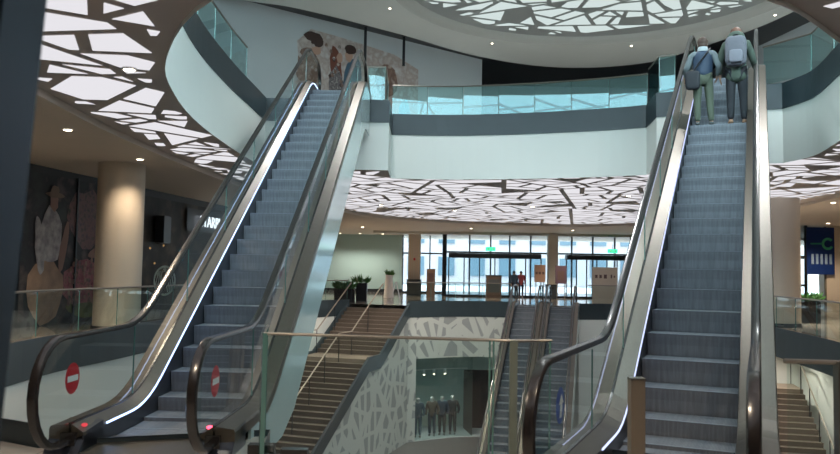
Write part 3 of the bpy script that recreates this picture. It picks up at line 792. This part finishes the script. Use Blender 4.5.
colm = thing('column', 'square pale concrete column between the two entrance doors', 'column', (X(554,49.4),49.4,0))
MB().box((X(554,49.4),49.4,2.05), (.62,.5,4.1)).build('shaft', M['mullion_white'], colm)
MB().box((X(554,49.4),49.4,.06), (.68,.56,.12)).build('base', M['frame'], colm)
for px, w in ((492,'left'),(614,'right')):
    x = X(px,49.2); sg = thing('exit_sign', 'small green exit sign over the %s entrance doors' % w, 'sign', (x,49.2,2.9), 0, 'exit signs over the doors')
    MB().box((x,49.2,3.05), (.62,.05,.24)).build('panel', M['exit'], sg)
    m = MB(); m.box((x,49.2,3.32), (.03,.03,.32)); m.build('bracket', M['frame'], sg)
    a = MB(); a.poly([(x-.22,49.17,3.05),(x-.12,49.17,3.12),(x-.12,49.17,3.07),(x+.05,49.17,3.07),(x+.05,49.17,3.03),(x-.12,49.17,3.03),(x-.12,49.17,2.98)]); a.box((x+.17,49.17,3.05),(.06,.01,.14)); a.build('pictogram', M['signwhite'], sg)
# column and cabinet at the hall's left
hc = thing('column', 'square beige column by the hall windows left of the doors', 'column', (X(416,51.5),51.5,0))
MB().box((X(416,51.5),51.5,2.08), (.82,.6,4.14)).build('shaft', M['beige'], hc)
MB().box((X(416,51.5),51.17,2.35), (.12,.05,.16)).build('call_point', M['red'], hc)
cb = thing('cabinet', 'low dark cabinet at the foot of the beige hall column', 'cabinet', (X(416,50.6),50.6,0))
MB().box((X(416,50.6),50.6,.5), (.95,.5,1.0)).build('body', M['band'], cb)
MB().box((X(416,50.6),50.34,.5), (.88,.02,.86)).build('door', M['darkwall'], cb)
MB().box((X(416,50.6),50.6,1.015), (1.0,.55,.03)).build('top', M['frame'], cb)
# posters, stands
def poster_board(name, label, px0, px1, z0, z1, Y, col, marks, legs=True):
    x0, x1 = X(px0,Y), X(px1,Y); o = thing(name, label, 'sign board', ((x0+x1)/2, Y, 0), 0, 'sign boards at the entrance')
    MB().box(((x0+x1)/2,Y,(z0+z1)/2), (x1-x0,.06,z1-z0)).build('board', col, o)
    m = MB(); yy = Y-.035
    for s0, t0, s1, t1 in marks: m.quad((x0+(x1-x0)*s0,yy,z0+(z1-z0)*t0),(x0+(x1-x0)*s1,yy,z0+(z1-z0)*t0),(x0+(x1-x0)*s1,yy,z0+(z1-z0)*t1),(x0+(x1-x0)*s0,yy,z0+(z1-z0)*t1))
    if marks: m.build('print', pbr('dark print', (.13,.08,.08), .6), o)
    if legs:
        for x in (x0+.1, x1-.1): MB().box((x,Y+.01,z0/2), (.05,.05,z0)).build('leg', M['steel2'], o)
        MB().box(((x0+x1)/2,Y+.01,.02), (x1-x0,.35,.04)).build('foot', M['steel2'], o)
    return o
dots = [(.1,.4,.22,.6),(.3,.38,.45,.62),(.52,.4,.66,.6),(.78,.4,.9,.6),(.1,.75,.6,.8)]
poster_board('poster_stand', 'orange pink poster board left of the concrete entrance column', 536, 547, 1.02, 2.08, 47.9, pbr('orange poster', (.42,.27,.21), .6), [(.1,.45,.3,.6),(.38,.45,.6,.6),(.7,.45,.9,.6)])
poster_board('poster_stand', 'dark violet poster board right of the concrete entrance column', 557, 568, .95, 2.05, 47.5, pbr('violet poster', (.12,.075,.11), .6), [(.2,.2,.8,.7)])
st = poster_board('information_stand', 'wide pale information stand with a row of symbols, beside the right escalator', 594, 619, .0, 1.95, 42.0, pbr('cream board', (.62,.54,.44), .6), [(.1,.7,.2,.79),(.27,.7,.37,.79),(.45,.69,.57,.8),(.72,.70,.78,.80),(.84,.72,.9,.77)], False)
poster_board('tablet_board', 'narrow brown leaning sign board by the hall windows', 428.5, 437, .0, 1.72, 47, pbr('brown board', (.20,.13,.10), .5), [(.2,.55,.8,.85)], False)
kx = (X(486,49)+X(501,49))/2
kk = thing('kiosk', 'dark brown box counter in front of the left entrance doors', 'kiosk', (kx,47.8,0))
MB().box((kx,47.8,.68), (.92,.6,1.36)).build('body', pbr('brown laminate', (.13,.09,.075), .4), kk)
MB().box((kx,47.8,1.38), (1.0,.68,.05)).build('top', M['frame'], kk); MB().box((kx,47.49,.75), (.7,.02,.8)).build('front_panel', M['darkwall'], kk)
bx = X(553,47)
lb = thing('litter_bin', 'dark litter bin below the concrete entrance column', 'bin', (bx,47.2,0))
MB().box((bx,47.2,.42), (.62,.45,.84)).build('body', M['band'], lb); MB().box((bx,47.2,.87), (.66,.5,.06)).build('lid', M['frame'], lb); MB().box((bx,46.96,.68), (.3,.02,.14)).build('slot', M['dark'], lb)
# planters and vase
leafm = pbr('leaf green', (.05,.17,.04), .5, var=.4, scale=12)
def leaves(c, n, spread, h, size, m):
    for i in range(n):
        a = random.uniform(0,2*PI); r = spread*math.sqrt(random.random()); b = Vector((c[0]+r*math.cos(a)*c[3], c[1]+r*math.sin(a), c[2]))
        d = Vector((math.cos(a)*.6+random.uniform(-.4,.4), math.sin(a)*.6+random.uniform(-.4,.4), random.uniform(.5,1.2))).normalized()*h*random.uniform(.6,1.1)
        sd = d.cross(Vector((random.uniform(-1,1),random.uniform(-1,1),.3))).normalized()*size
        m.quad(b, b+d*.5+sd, b+d, b+d*.5-sd)
def planter(label, x, y, w, d, h, n, sx=1, lh=.5, mat=None):
    o = thing('planter', label, 'plant', (x,y,0), 0, 'planters with green leaves')
    MB().box((x,y,h/2), (w,d,h)).build('trough', mat or M['dark'], o)
    MB().box((x,y,h+.005), (w*.9,d*.9,.02)).build('soil', pbr('soil', (.03,.02,.015), .9), o)
    m = MB(); leaves((x,y,h,sx), n, d*.6, lh, .045, m); m.build('foliage', leafm, o)
planter('long dark planter with green leaves at the stair top', X(347,38.6), 38.6, 1.0, .45, .62, 260, 1.5)
planter('dark square planter tub next to the stair railing', X(364,39.9), 39.9, .55, .5, .9, 60, 1)
planter('low planter with green leaves on the slab by the right column', 13.6, 27.5, 1.0, .45, .75, 200, 2.0, .4)
vx = X(391,44.5)
vs = thing('vase', 'tall white tapered vase with a small green plant', 'vase', (vx,44.5,0))
MB().lathe((vx,44.5,0), [(.22,0),(.30,.03),(.27,.4),(.22,.9),(.19,1.25),(.22,1.32),(.18,1.32)], 24).build('body', M['signwhite'], vs, smooth=True)
m = MB(); leaves((vx,44.5,1.28,1), 60, .12, .42, .05, m); m.build('foliage', leafm, vs)
ax = X(398,40.5)
af = thing('folding_sign', 'white folding sign standing open by the stair head', 'sign board', (ax,40.5,0))
for s in (-1,1):
    m = MB(); m.profile([[(ax+s*.24-.02,40.3,.0),(ax+s*.24+.02,40.3,0),(ax+s*.24+.02,40.8,0),(ax+s*.24-.02,40.8,0)],[(ax-.02+s*.02,40.3,1.0),(ax+.02+s*.02,40.3,1.0),(ax+.02+s*.02,40.8,1.0),(ax-.02+s*.02,40.8,1.0)]]); m.build('leaf', M['signwhite'], af)
# right hand shop
struct('wall_right', MB().strip([(26,50.5),(26,38),(19.95,38)], 0, ZC).strip([(18.0,38),(17.3,38),(17.3,50)], 0, ZC), M['beige'])
glazing(5, 18.0, 18.95, 38, [18.02,18.93], ZC, (), (1.2,2.6))
bs = thing('shop_sign_panel', 'tall blue shop panel with a green ring logo at the right edge', 'sign', (19.4,37.9,0))
MB().box((19.6,37.9,2.9), (1.35,.08,2.3)).build('panel', pbr('deep blue', (.012,.035,.16), .3), bs)
m = MB(); c0 = (19.95,37.85,3.25)
for i in range(24):
    a, b = R(40)+2*PI*.8*i/24, R(40)+2*PI*.8*(i+1)/24
    m.quad(*[(c0[0]+r*math.cos(t), c0[1], c0[2]+r*math.sin(t)) for r, t in ((.18,a),(.18,b),(.30,b),(.30,a))])
m.build('ring_logo', pbr('logo green', (.08,.45,.25), .4), bs)
m = MB(); m.box((19.4,37.85,3.25), (.6,.01,.07)); m.build('green_line', pbr('line green', (.05,.32,.2), .4), bs)
m = MB()
for i in range(5): m.box((19.2+.22*i,37.85,2.5), (.12,.01,.5))
m.build('pale_bars', pbr('pale blue bars', (.25,.35,.5), .4), bs)
struct('wall_shopfront_right', MB().box((22.5,38.1,2.0), (5.2,.1,4.2)), blotch('dim shop interior', [(.03,.04,.06),(.10,.09,.07),(.2,.18,.15)], 1.2))
struct('wall_right_outer', MB().strip([(26,38),(26,4),(34,-14)], 0, ZC), M['darkwall'])
struct('wall_left_outer', MB().strip([(-16,4),(-16,-14)], 0, ZC), M['darkwall'])

# foreground pillar edge at the left border of the view
pl = thing('frame_pillar', 'dark blue metal pillar close to the camera at the left border', 'pillar', (-1.2,1.75,0))
lean = lambda x, w, y, h: MB().beam((x-1.03,y,0),(x-.784,y,4.1),w,h)
lean(-.45,.84,1.75,.16).build('casing', pbr('dark blue lacquer', (.016,.034,.065), .3, .3, var=.3, scale=2, stretch=(6,6,.3)), pl)
lean(-.017,.034,1.72,.18).build('edge_strip', pbr('teal metal edge', (.06,.09,.13), .25, .6, var=.1), pl)
lean(-.13,.03,1.66,.03).build('reveal_strip', M['dark'], pl)

# ------------------------------------------------------------------ downlights
dl = thing('downlight', 'recessed round downlight in the shard ceiling, left', 'downlight', (-3.95,10.3,ZC+.04), 0, 'recessed ceiling downlights')
m = MB(); m.lathe((0,0,0), [(.085,-.01),(.10,.0),(.10,.02)], 24); m.build('bezel', M['signwhite'], dl, local=True)
m = MB(); m.lathe((0,0,0), [(.07,-.018),(.075,-.008)], 20); m.build('lens', M['spot'], dl, local=True)
lights = []
for x, y, lab in ((-6.64,14.42,'recessed downlight in the plain ceiling near the dark shopfront mural'),(-6.68,18.3,'recessed downlight in the plain ceiling just right of the round column'),
                  (13.9,26,'recessed downlight in the plain ceiling above the right column'),(-6.0,44,'recessed downlight in front of the pale hall wall'),(-3.4,46,'recessed downlight in front of the lit patch of the hall wall'),
                  (3,45.5,'recessed downlight before the left entrance doors'),(9,45.5,'recessed downlight before the right entrance doors'),(19,36,'recessed downlight before the blue shop panel')):
    dup(dl, (x,y,ZC-.07), 0, lab); lights.append((x,y))
def lamp(kind, loc, power, col, size=.2, spot=None, rot=None):
    l = bpy.data.lights.new('lamp_light', kind); l.energy = power; l.color = col
    if kind == 'SPOT': l.spot_size = spot or R(110); l.spot_blend = .6; l.shadow_soft_size = size
    elif kind == 'POINT': l.shadow_soft_size = size
    o = bpy.data.objects.new('lamp_light', l); COL.objects.link(o); o.location = loc
    if rot: o.rotation_euler = rot
    return o
WARM = (1,.80,.58)
for (x, y), pw_ in zip(lights, (420,110,500,400,400,300,300,300)): lamp('SPOT', (x,y,ZC-.14), pw_, WARM, .12, R(125))
lamp('SPOT', (-3.95,10.3,ZC-.03), 160, WARM, .12, R(120))
for i in (3,5,7,9):
    p = off(op, .9)[i]; lamp('SPOT', (p[0],p[1]-.1,-3.38), 18, (.95,1,.98), .05, R(130), (R(-25),0,0))

# spots added round the dome to brighten the void; downlights in the soffits
side_of = {0: 'farthest right of the small downlights added round the dome, above the two people', 1: 'small downlight added round the dome, next to the navy vested person', 2: 'small downlight added round the dome, left of the dome centre', 3: 'farthest left of the small downlights added round the dome, over the mural'}
for i in range(8):
    a = 2*PI*(i+.5)/8; x, y = dome_c[0]+6.7*math.cos(a), dome_c[1]+6.7*math.sin(a)
    if i in side_of: q = dup(dl, (x,y,9.995), 0, side_of[i], 'added downlights around the dome'); q.scale = (.5,.5,.5)
    lamp('SPOT', (x,y,9.93), 420, (.95,.98,1), .15, R(115))
for x, y, e, lab in ((-3.6,28.5,560,'downlight in the shard ceiling beside the blue lit escalator, over the stair landing'),(-1.6,31.5,560,'downlight in the shard ceiling over the stair head'),(1.5,33.5,560,'downlight in the shard ceiling over the shop with mannequins'),
                     (4.5,31,200,'downlight in the shard ceiling over the lower escalators, left'),(7,26,200,'downlight in the shard ceiling over the lower escalators, right'),(12.5,27.5,560,'downlight in the shard ceiling close to the right round column')):
    dup(dl, (x,y,ZC+.04), 0, lab, 'downlights over the stairs')
    lamp('SPOT', (x,y,ZC-.03), e, (1,.90,.76), .12, R(125))
for x, y in ((12.6,26.6),(13.3,30.2)):
    dup(dl, (x,y,-.57), 0, 'added downlight under the curved slab over the right staircase, '+('front one' if y < 28 else 'rear one'), 'added downlights under the slab')
    lamp('SPOT', (x,y,-.66), 260, (1,.92,.80), .12, R(140))  # lamps added below the slab to brighten the dark right staircase
for x, y in ((-2.6,4.2),(.6,3.6),(3.6,4.4)): lamp('SPOT', (x,y,ZC-.03), 150, WARM, .12, R(125))  # added spots, out of view above the camera, to light the near metalwork
for x in (-5.6,-4.2,-2.6):
    dup(dl, (x,54.2,ZC-.07), 0, {-5.6:'left',-4.2:'middle',-2.6:'right'}[x]+' one of three added downlights close to the pale aqua hall wall', 'added downlights at the hall wall')
    lamp('SPOT', (x,54.2,ZC-.14), 110 if x != -4.2 else 190, (1,.93,.80), .12, R(130))  # lamps added to brighten the hall wall, strongest in the middle
# ------------------------------------------------------------------ people
def skin_mesh(name, joints, edges, mat, parent, sub=2, rootv=0, smooth=True):
    """joints: list of (x,y,z,r) ; a continuous skinned surface over the joint graph"""
    me = bpy.data.meshes.new(name+'_cage'); me.from_pydata([j[:3] for j in joints], edges, [])
    tmp = bpy.data.objects.new(name+'_cage', me); COL.objects.link(tmp)
    sk = tmp.modifiers.new('Skin', 'SKIN'); sk.use_smooth_shade = True
    for i, j in enumerate(joints):
        r = j[3]; me.skin_vertices[0].data[i].radius = r if isinstance(r, tuple) else (r, r)
    me.skin_vertices[0].data[rootv].use_root = True
    sb = tmp.modifiers.new('Sub', 'SUBSURF'); sb.levels = sub; sb.render_levels = sub
    dg = bpy.context.evaluated_depsgraph_get(); ev = tmp.evaluated_get(dg)
    nm = bpy.data.meshes.new_from_object(ev); bpy.data.objects.remove(tmp)
    nm.materials.clear(); nm.materials.append(mat)
    for p in nm.polygons: p.use_smooth = smooth; p.material_index = 0
    nm.name = name
    o = bpy.data.objects.new(name, nm); COL.objects.link(o); o.parent = parent
    return o
def figure(name, label, cat, loc, rz, H, pose, mats, group=None, hair=True, hands=True, jacket_len=.80, vest=False, hood=False):
    """pose: dict of joint overrides in a 1.75 m frame facing +y"""
    k = H/1.75
    J = dict(pel=(0,0,.94), waist=(0,.005,1.08), chest=(0,0,1.30), neck=(0,-.01,1.46), skull=(0,.01,1.58), crown=(0,0,1.68),
             hipL=(-.09,0,.90), kneL=(-.10,.02,.50), ankL=(-.10,-.02,.09), toeL=(-.11,.13,.035),
             hipR=(.09,0,.90), kneR=(.10,.02,.50), ankR=(.10,-.02,.09), toeR=(.11,.13,.035),
             shL=(-.185,0,1.40), elL=(-.25,-.02,1.12), wrL=(-.25,.06,.88), shR=(.185,0,1.40), elR=(.25,-.02,1.12), wrR=(.25,.06,.88))
    J.update(pose); J = {a: tuple(c*k for c in b) for a, b in J.items()}
    root = thing(name, label, cat, loc, rz, group)
    def graph(spec, links):
        names = list(spec); return [(*J[n], spec[n] if isinstance(spec[n], tuple) else spec[n]*k) for n in names], [(names.index(a), names.index(b)) for a, b in links]
    base = dict(pel=.115, waist=.10, chest=.115, neck=.052, skull=.082, crown=.062, hipL=.085, kneL=.055, ankL=.036, toeL=.028, hipR=.085, kneR=.055, ankR=.036, toeR=.028,
                shL=.052, elL=.040, wrL=.028, shR=.052, elR=.040, wrR=.028)
    L = [('pel','waist'),('waist','chest'),('chest','neck'),('neck','skull'),('skull','crown'),('pel','hipL'),('hipL','kneL'),('kneL','ankL'),('ankL','toeL'),('pel','hipR'),('hipR','kneR'),('kneR','ankR'),('ankR','toeR'),
         ('chest','shL'),('shL','elL'),('elL','wrL'),('chest','shR'),('shR','elR'),('elR','wrR')]
    js, es = graph(base, L); names = list(base)
    # nose and ears
    sk = Vector(J['skull'])
    for d, r in (((0,.098,0),.014),((-.088,0,0),.014),((.088,0,0),.014)):
        js.append((*(sk+Vector(d)*k), r*k)); es.append((names.index('skull'), len(js)-1))
    if hands:
        for s in 'LR':
            wi = names.index('wr'+s); wv = Vector(J['wr'+s]); el = Vector(J['el'+s]); d = (wv-el).normalized()
            sg = -1 if s == 'L' else 1
            fwd = Vector((0,1,0)); fwd = (fwd-d*fwd.dot(d)).normalized()
            palm = wv+d*.075*k; js.append((*palm, .030*k)); pi = len(js)-1; es.append((wi, pi))
            for t, ln in ((-.030,.062),(-.010,.078),(.011,.072),(.031,.055)):
                a = palm+fwd*t*k+d*.03*k; b = a+d*ln*.55*k-Vector((sg,0,0))*.006*k; c = b+d*ln*.5*k-Vector((sg,0,0))*.022*k
                n = len(js); js += [(*a,.0095*k),(*b,.009*k),(*c,.007*k)]; es += [(pi,n),(n,n+1),(n+1,n+2)]
            a = palm+fwd*.035*k-d*.015*k; b = a+fwd*.025*k+d*.03*k; n = len(js); js += [(*a,.011*k),(*b,.009*k)]; es += [(pi,n),(n,n+1)]
    skin_mesh('body', js, es, mats['skin'], root, 1 if hands else 1)
    # trousers
    tr = dict(pel=.130, hipL=.105, kneL=.075, ankL=.058, hipR=.105, kneR=.075, ankR=.058)
    js, es = graph(tr, [('pel','hipL'),('hipL','kneL'),('kneL','ankL'),('pel','hipR'),('hipR','kneR'),('kneR','ankR')])
    skin_mesh('trousers', js, es, mats['trousers'], root, 2)
    # jacket
    J['hem'] = (J['pel'][0], J['pel'][1], jacket_len*k); J['collar'] = tuple(Vector(J['neck'])+Vector((0,-.012*k,.01*k)))
    jk = dict(hem=(.225*k,.18*k), pel=(.18*k,.14*k), waist=(.17*k,.13*k), chest=(.18*k,.135*k), collar=.075, shL=.07 if vest else .088, shR=.07 if vest else .088)
    if jacket_len > .87: jk.pop('pel'); jk['hem'] = (.185*k,.15*k)
    if vest: J['yoke'] = (0,-.01*k,1.405*k); jk['yoke'] = (.185*k,.125*k); jk['chest'] = (.205*k,.14*k); jk['waist'] = (.185*k,.14*k)
    lk = ([('hem','waist')] if jacket_len > .87 else [('hem','pel'),('pel','waist')])+[('waist','chest')]+([('chest','yoke'),('yoke','collar')] if vest else [('chest','collar'),('chest','shL'),('chest','shR')])
    if vest: jk.pop('shL'); jk.pop('shR')
    sl = dict(shL=.098, elL=.060, wrL=.046, shR=.098, elR=.060, wrR=.046)
    if not vest:
        jk.update(elL=.062, wrL=.046, elR=.062, wrR=.046); lk += [('shL','elL'),('elL','wrL'),('shR','elR'),('elR','wrR')]
    js, es = graph(jk, lk); skin_mesh('jacket', js, es, mats['jacket'], root, 2)
    if vest:
        st = dict(waist=.11, chest=(.14*k,.10*k), collar=.06, shL=.080, elL=.062, wrL=.046, shR=.080, elR=.062, wrR=.046)
        js, es = graph(st, [('waist','chest'),('chest','collar'),('chest','shL'),('chest','shR'),('shL','elL'),('elL','wrL'),('shR','elR'),('elR','wrR')]); skin_mesh('shirt', js, es, mats['sleeve'], root, 2)
    for s in 'LR':
        a, t = Vector(J['ank'+s]), Vector(J['toe'+s]); h = a+(a-t).normalized()*.05*k; h.z = t.z
        js = [(a.x,a.y,a.z-.01*k,.050*k),(h.x,h.y,h.z+.012*k,.040*k),(*((a+t)/2+Vector((0,0,-.012*k))),.048*k),(t.x,t.y,t.z+.008*k,.038*k)]
        skin_mesh('shoe', js, [(0,1),(1,2),(2,3)], mats['shoes'], root, 2)
    if hair:
        c = sk+Vector((0,-.018,.035))*k; m = MB(); m.ball(tuple(c), (.098*k,.108*k,.105*k), 0, 14, 10); m.ball(tuple(c+Vector((0,-.03,-.06))*k), (.085*k,.075*k,.08*k), 0, 12, 8)
        m.build('hair', mats['hair'], root, smooth=True, local=True)
        for s in (-1,1):
            e = MB(); e.ball(tuple(sk+Vector((s*.032,.082,.012))*k), .011*k, 0, 8, 6); e.build('eye', M['dark'], root, smooth=True, local=True)
        e = MB(); e.ball(tuple(sk+Vector((0,.084,-.045))*k), (.024*k,.008*k,.006*k), 0, 8, 6); e.build('mouth', pbr('lip', (.35,.12,.1), .5), root, smooth=True, local=True)
    if hood:
        c = Vector(J['collar']); m = MB(); m.ball(tuple(c+Vector((0,-.055,.035))*k), (.15*k,.10*k,.13*k), 0, 14, 8); m.build('hood', mats['jacket'], root, smooth=True, local=True)
    return root
skin = pbr('skin', (.50,.32,.24), .5)
def on_esc(u, v):
    s, c = math.sin(AZR), math.cos(AZR); return (RB[0]+u*s+v*c, RB[1]+u*c-v*s)
# step index under each person
def step_u(i): return -1.4+.43*i
iA = 21
uA = step_u(iA); zA = esc_path(uA, 6.0)
xA = on_esc(uA+.2, -.27); xB = on_esc(uA+.2, .31); zB = zA
pose1 = dict(hipL=(-.09,-.02,.90), kneL=(-.10,-.02,.50), ankL=(-.09,-.05,.085), toeL=(-.10,.09,.035), hipR=(.09,0,.90), kneR=(.12,.0,.49), ankR=(.15,-.03,.085), toeR=(.17,.10,.035),
             elL=(-.29,.02,1.14), wrL=(-.33,.20,1.02), elR=(.29,-.03,1.13), wrR=(.25,.16,1.0), crown=(.0,.03,1.67))
pa = figure('person', 'person in navy vest with grey sleeves and olive trousers riding the escalator', 'person', (xA[0],xA[1],zA+.005), -AZR, 1.76, pose1,
       dict(skin=skin, trousers=pbr('olive trousers', (.085,.105,.075), .8), jacket=pbr('navy quilted vest', (.022,.045,.085), .6, bump=.4, scale=14), sleeve=pbr('grey blue sleeve', (.17,.205,.22), .8), shoes=pbr('grey shoes', (.10,.11,.11), .6), hair=pbr('brown hair', (.07,.04,.028), .6)), vest=True, jacket_len=.88)
pose2 = dict(kneL=(-.09,.0,.50), ankL=(-.09,-.03,.085), toeL=(-.11,.10,.035), kneR=(.12,.10,.60), ankR=(.13,.03,.285), toeR=(.14,.17,.245),
             elL=(-.27,.0,1.13), wrL=(-.27,.14,.93), elR=(.27,.02,1.13), wrR=(.31,.20,1.0))
pose2.update(kneR=(.11,.05,.52), ankR=(.13,.04,.085), toeR=(.14,.17,.035))
pb = figure('person', 'person in dark green hooded coat and black trousers riding the escalator', 'person', (xB[0],xB[1]-.02,zB+.005), -AZR, 1.88, pose2,
       dict(skin=skin, trousers=pbr('black trousers', (.022,.024,.03), .8), jacket=pbr('dark green coat', (.065,.09,.07), .8, bump=.3, scale=10), sleeve=skin, shoes=pbr('tan sneakers', (.30,.17,.10), .6), hair=pbr('auburn hair', (.16,.07,.045), .6)), hood=True, jacket_len=.71)
# backpack worn by the person in green, shoulder bag of the other
k = 1.88/1.75
bp = thing('backpack', 'grey backpack on the back of the person in green', 'backpack', (xB[0],xB[1]-.02,zB+.005), -AZR)
def soft_box(c, d, e=.45, n=10):
    m = MB(); rings = []
    for i in range(n+1):
        t = -PI/2+PI*i/n; s = abs(math.cos(t))**e; z = math.copysign(abs(math.sin(t))**e, math.sin(t))
        rings.append([(c[0]+d[0]/2*max(s,.03)*math.copysign(abs(math.cos(a))**e, math.cos(a)), c[1]+d[1]/2*max(s,.03)*math.copysign(abs(math.sin(a))**e, math.sin(a)), c[2]+d[2]/2*z) for a in [2*PI*j/20 for j in range(20)]])
    m.profile(rings); return m
grey = pbr('grey nylon', (.13,.13,.155), .7, bump=.2, scale=20)
soft_box((0,-.22*k,1.24*k), (.38,.20,.56)).build('bag', grey, bp, smooth=True, local=True)
soft_box((0,-.325*k,1.13*k), (.24,.08,.24)).build('front_pocket', pbr('mid grey nylon', (.19,.19,.225), .7), bp, smooth=True, local=True)
MB().tube([(-.05,-.2*k,1.49*k),(-.03,-.21*k,1.53*k),(.03,-.21*k,1.53*k),(.05,-.2*k,1.49*k)], .012, 6).build('handle', M['dark'], bp, smooth=True, local=True)
for s in (-1,1): MB().tube([(s*.11,-.15*k,1.45*k),(s*.13,-.02,1.525*k),(s*.14,.13*k,1.40*k),(s*.15,.12*k,1.2*k),(s*.16,-.1*k,1.08*k)], .020, 6).build('strap', grey, bp, smooth=True, local=True)
for x in (-.13,.13): MB().box((x,-.30*k,1.22*k), (.015,.012,.30)).build('trim_strip', M['dark'], bp, local=True)
kA = 1.76/1.75; m = MB(); m.lathe((0,-.02,1.43*kA), [(.095,0),(.10,.04),(.085,.085),(.07,.09)], 16); m.build('collar', pbr('pale collar', (.45,.5,.52), .8), pa, smooth=True, local=True)
sb = thing('shoulder_bag', 'black shoulder bag hanging at the hip of the person in the navy vest', 'bag', (xA[0],xA[1],zA+.005), -AZR)
soft_box((-.17,-.20,.86), (.27,.13,.36)).build('bag', pbr('black canvas', (.018,.020,.026), .7), sb, smooth=True, local=True)
MB().tube([(-.17,-.16,1.02),(-.05,-.17,1.2),(.10,-.15,1.40),(.13,-.02,1.50),(.08,.14,1.36),(-.1,.17,1.12),(-.24,.0,.98)], .016, 6).build('strap', M['dark'], sb, smooth=True, local=True)
# two people by the entrance
for px, lab, jc in ((515.5,'distant person in a dark blue jacket by the entrance doors',(.05,.10,.17)),(523,'distant person in a red jacket by the entrance doors',(.35,.07,.09))):
    figure('person', lab, 'person', (X(px,48.5),48.4 if px < 520 else 48.6,0), R(180 if px > 520 else 200), 1.72, {}, dict(skin=skin, trousers=pbr('dark trousers', (.03,.03,.05), .8), jacket=pbr('coat', jc, .8), sleeve=skin, shoes=M['dark'], hair=pbr('dark hair', (.04,.03,.025), .6)), 'people by the entrance')
# mannequins
mq = pbr('mannequin skin', (.45,.44,.42), .4)
opc = off(op, .55)
for px, lab, jc, tc in ((415.0,'mannequin partly cut by the window edge, blue trousers',(.05,.09,.13),(.06,.12,.17)),(429.5,'mannequin in a brown jacket and dark blue trousers',(.09,.07,.055),(.03,.05,.075)),
                (440.5,'mannequin in a navy sweater and dark trousers',(.025,.05,.085),(.025,.03,.035)),(453,'mannequin in a dark suit jacket, nearest the shop door',(.022,.025,.032),(.025,.03,.04))):
    i = min(range(len(opc)), key=lambda i: abs(opc[i][0]/opc[i][1]*775+416-px)); c = opc[i]
    figure('mannequin', lab, 'mannequin', (c[0],c[1],ZL+.03), R(170), 1.93, dict(elL=(-.28,.0,1.12), wrL=(-.24,.1,.92)), dict(skin=mq, trousers=pbr('trousers', tc, .8), jacket=pbr('top', jc, .8), sleeve=mq, shoes=M['dark'], hair=mq), 'mannequins in the shop window', hair=False, hands=False)

# floor mark by the lower escalators
fm = MB(); c0 = (2.35,27.2)
for i in range(20):
    a, b = R(60)+R(240)*i/20, R(60)+R(240)*(i+1)/20
    fm.quad(*[(c0[0]+r*math.cos(t), c0[1]+r*1.2*math.sin(t), ZL+.012) for r, t in ((.40,a),(.40,b),(.55,b),(.55,a))])
fm.box((c0[0]+.35,c0[1]-.05,ZL+.012), (.5,.14,.004))
tag(fm.build('floor_sticker', M['signwhite']), 'white ring shaped floor sticker at the lower escalator foot', 'floor sticker')

# ------------------------------------------------------------------ outside the entrance
struct('ground_outside', MB().flat([(-80,56.2),(120,56.2),(120,160),(-80,160)], [], -.05), pbr('pale paving', (.5,.52,.54), .8, var=.1, scale=.4))
b1 = thing('building', 'pale building across the street seen through the entrance', 'building', (5,92,0))
MB().box((5,95,7), (60,6,14)).build('facade', pbr('pale render', (.36,.35,.36), .8, var=.08, scale=.3), b1)
for i in range(16):
    for j in range(3): MB().box((-22+3.6*i,91.95,2.2+3.8*j), (1.9,.2,2.2)).build('window', pbr('bluish window', (.10,.16,.20), .2) if (i+j) == 0 else bpy.data.materials['bluish window'], b1)

# ------------------------------------------------------------------ world, camera
w = bpy.data.worlds.new('World'); S.world = w; w.use_nodes = True
nt = w.node_tree; nt.nodes.clear()
out = nt.nodes.new('ShaderNodeOutputWorld'); bg = nt.nodes.new('ShaderNodeBackground'); bg.inputs[1].default_value = 6
tc = nt.nodes.new('ShaderNodeTexCoord'); sx = nt.nodes.new('ShaderNodeSeparateXYZ'); cr = nt.nodes.new('ShaderNodeValToRGB')
cr.color_ramp.elements[0].position = .0; cr.color_ramp.elements[0].color = (.36,.41,.44,1)
cr.color_ramp.elements[1].position = .5; cr.color_ramp.elements[1].color = (.95,1.12,1.2,1)
nt.links.new(tc.outputs['Generated'], sx.inputs[0]); nt.links.new(sx.outputs['Z'], cr.inputs[0]); nt.links.new(cr.outputs[0], bg.inputs[0]); nt.links.new(bg.outputs[0], out.inputs[0])
def portal(loc, rot, sx, sy):
    l = bpy.data.lights.new('sky_portal', 'AREA'); l.shape = 'RECTANGLE'; l.size = sx; l.size_y = sy; l.cycles.is_portal = True
    o = bpy.data.objects.new('sky_portal', l); COL.objects.link(o); o.location = loc; o.rotation_euler = rot
portal((3,-.75,10.45), (0,0,0), 34, 22.5)

cam = bpy.data.cameras.new('Camera'); co = bpy.data.objects.new('Camera', cam); COL.objects.link(co)
cam.sensor_fit = 'HORIZONTAL'; cam.sensor_width = 36; cam.lens = 36*774.86/840; cam.clip_start = .05; cam.clip_end = 500
th, rl = 5.62499e-2, 1.7321e-2
co.location = (0,0,1.6)
co.rotation_euler = (Matrix.Rotation(PI/2+th, 3, 'X') @ Matrix.Rotation(rl, 3, 'Z')).to_euler()
cam.dof.use_dof = True; cam.dof.focus_distance = 15; cam.dof.aperture_fstop = 2.8
S.camera = co
S.view_settings.view_transform = 'Standard'; S.view_settings.look = 'None'; S.view_settings.exposure = .62; S.view_settings.gamma = 1; S.view_settings.use_curve_mapping = False
S.cycles.transparent_max_bounces = 24; S.cycles.max_bounces = 8; S.cycles.diffuse_bounces = 4; S.cycles.use_denoising = True
S.cycles.sample_clamp_indirect = 6
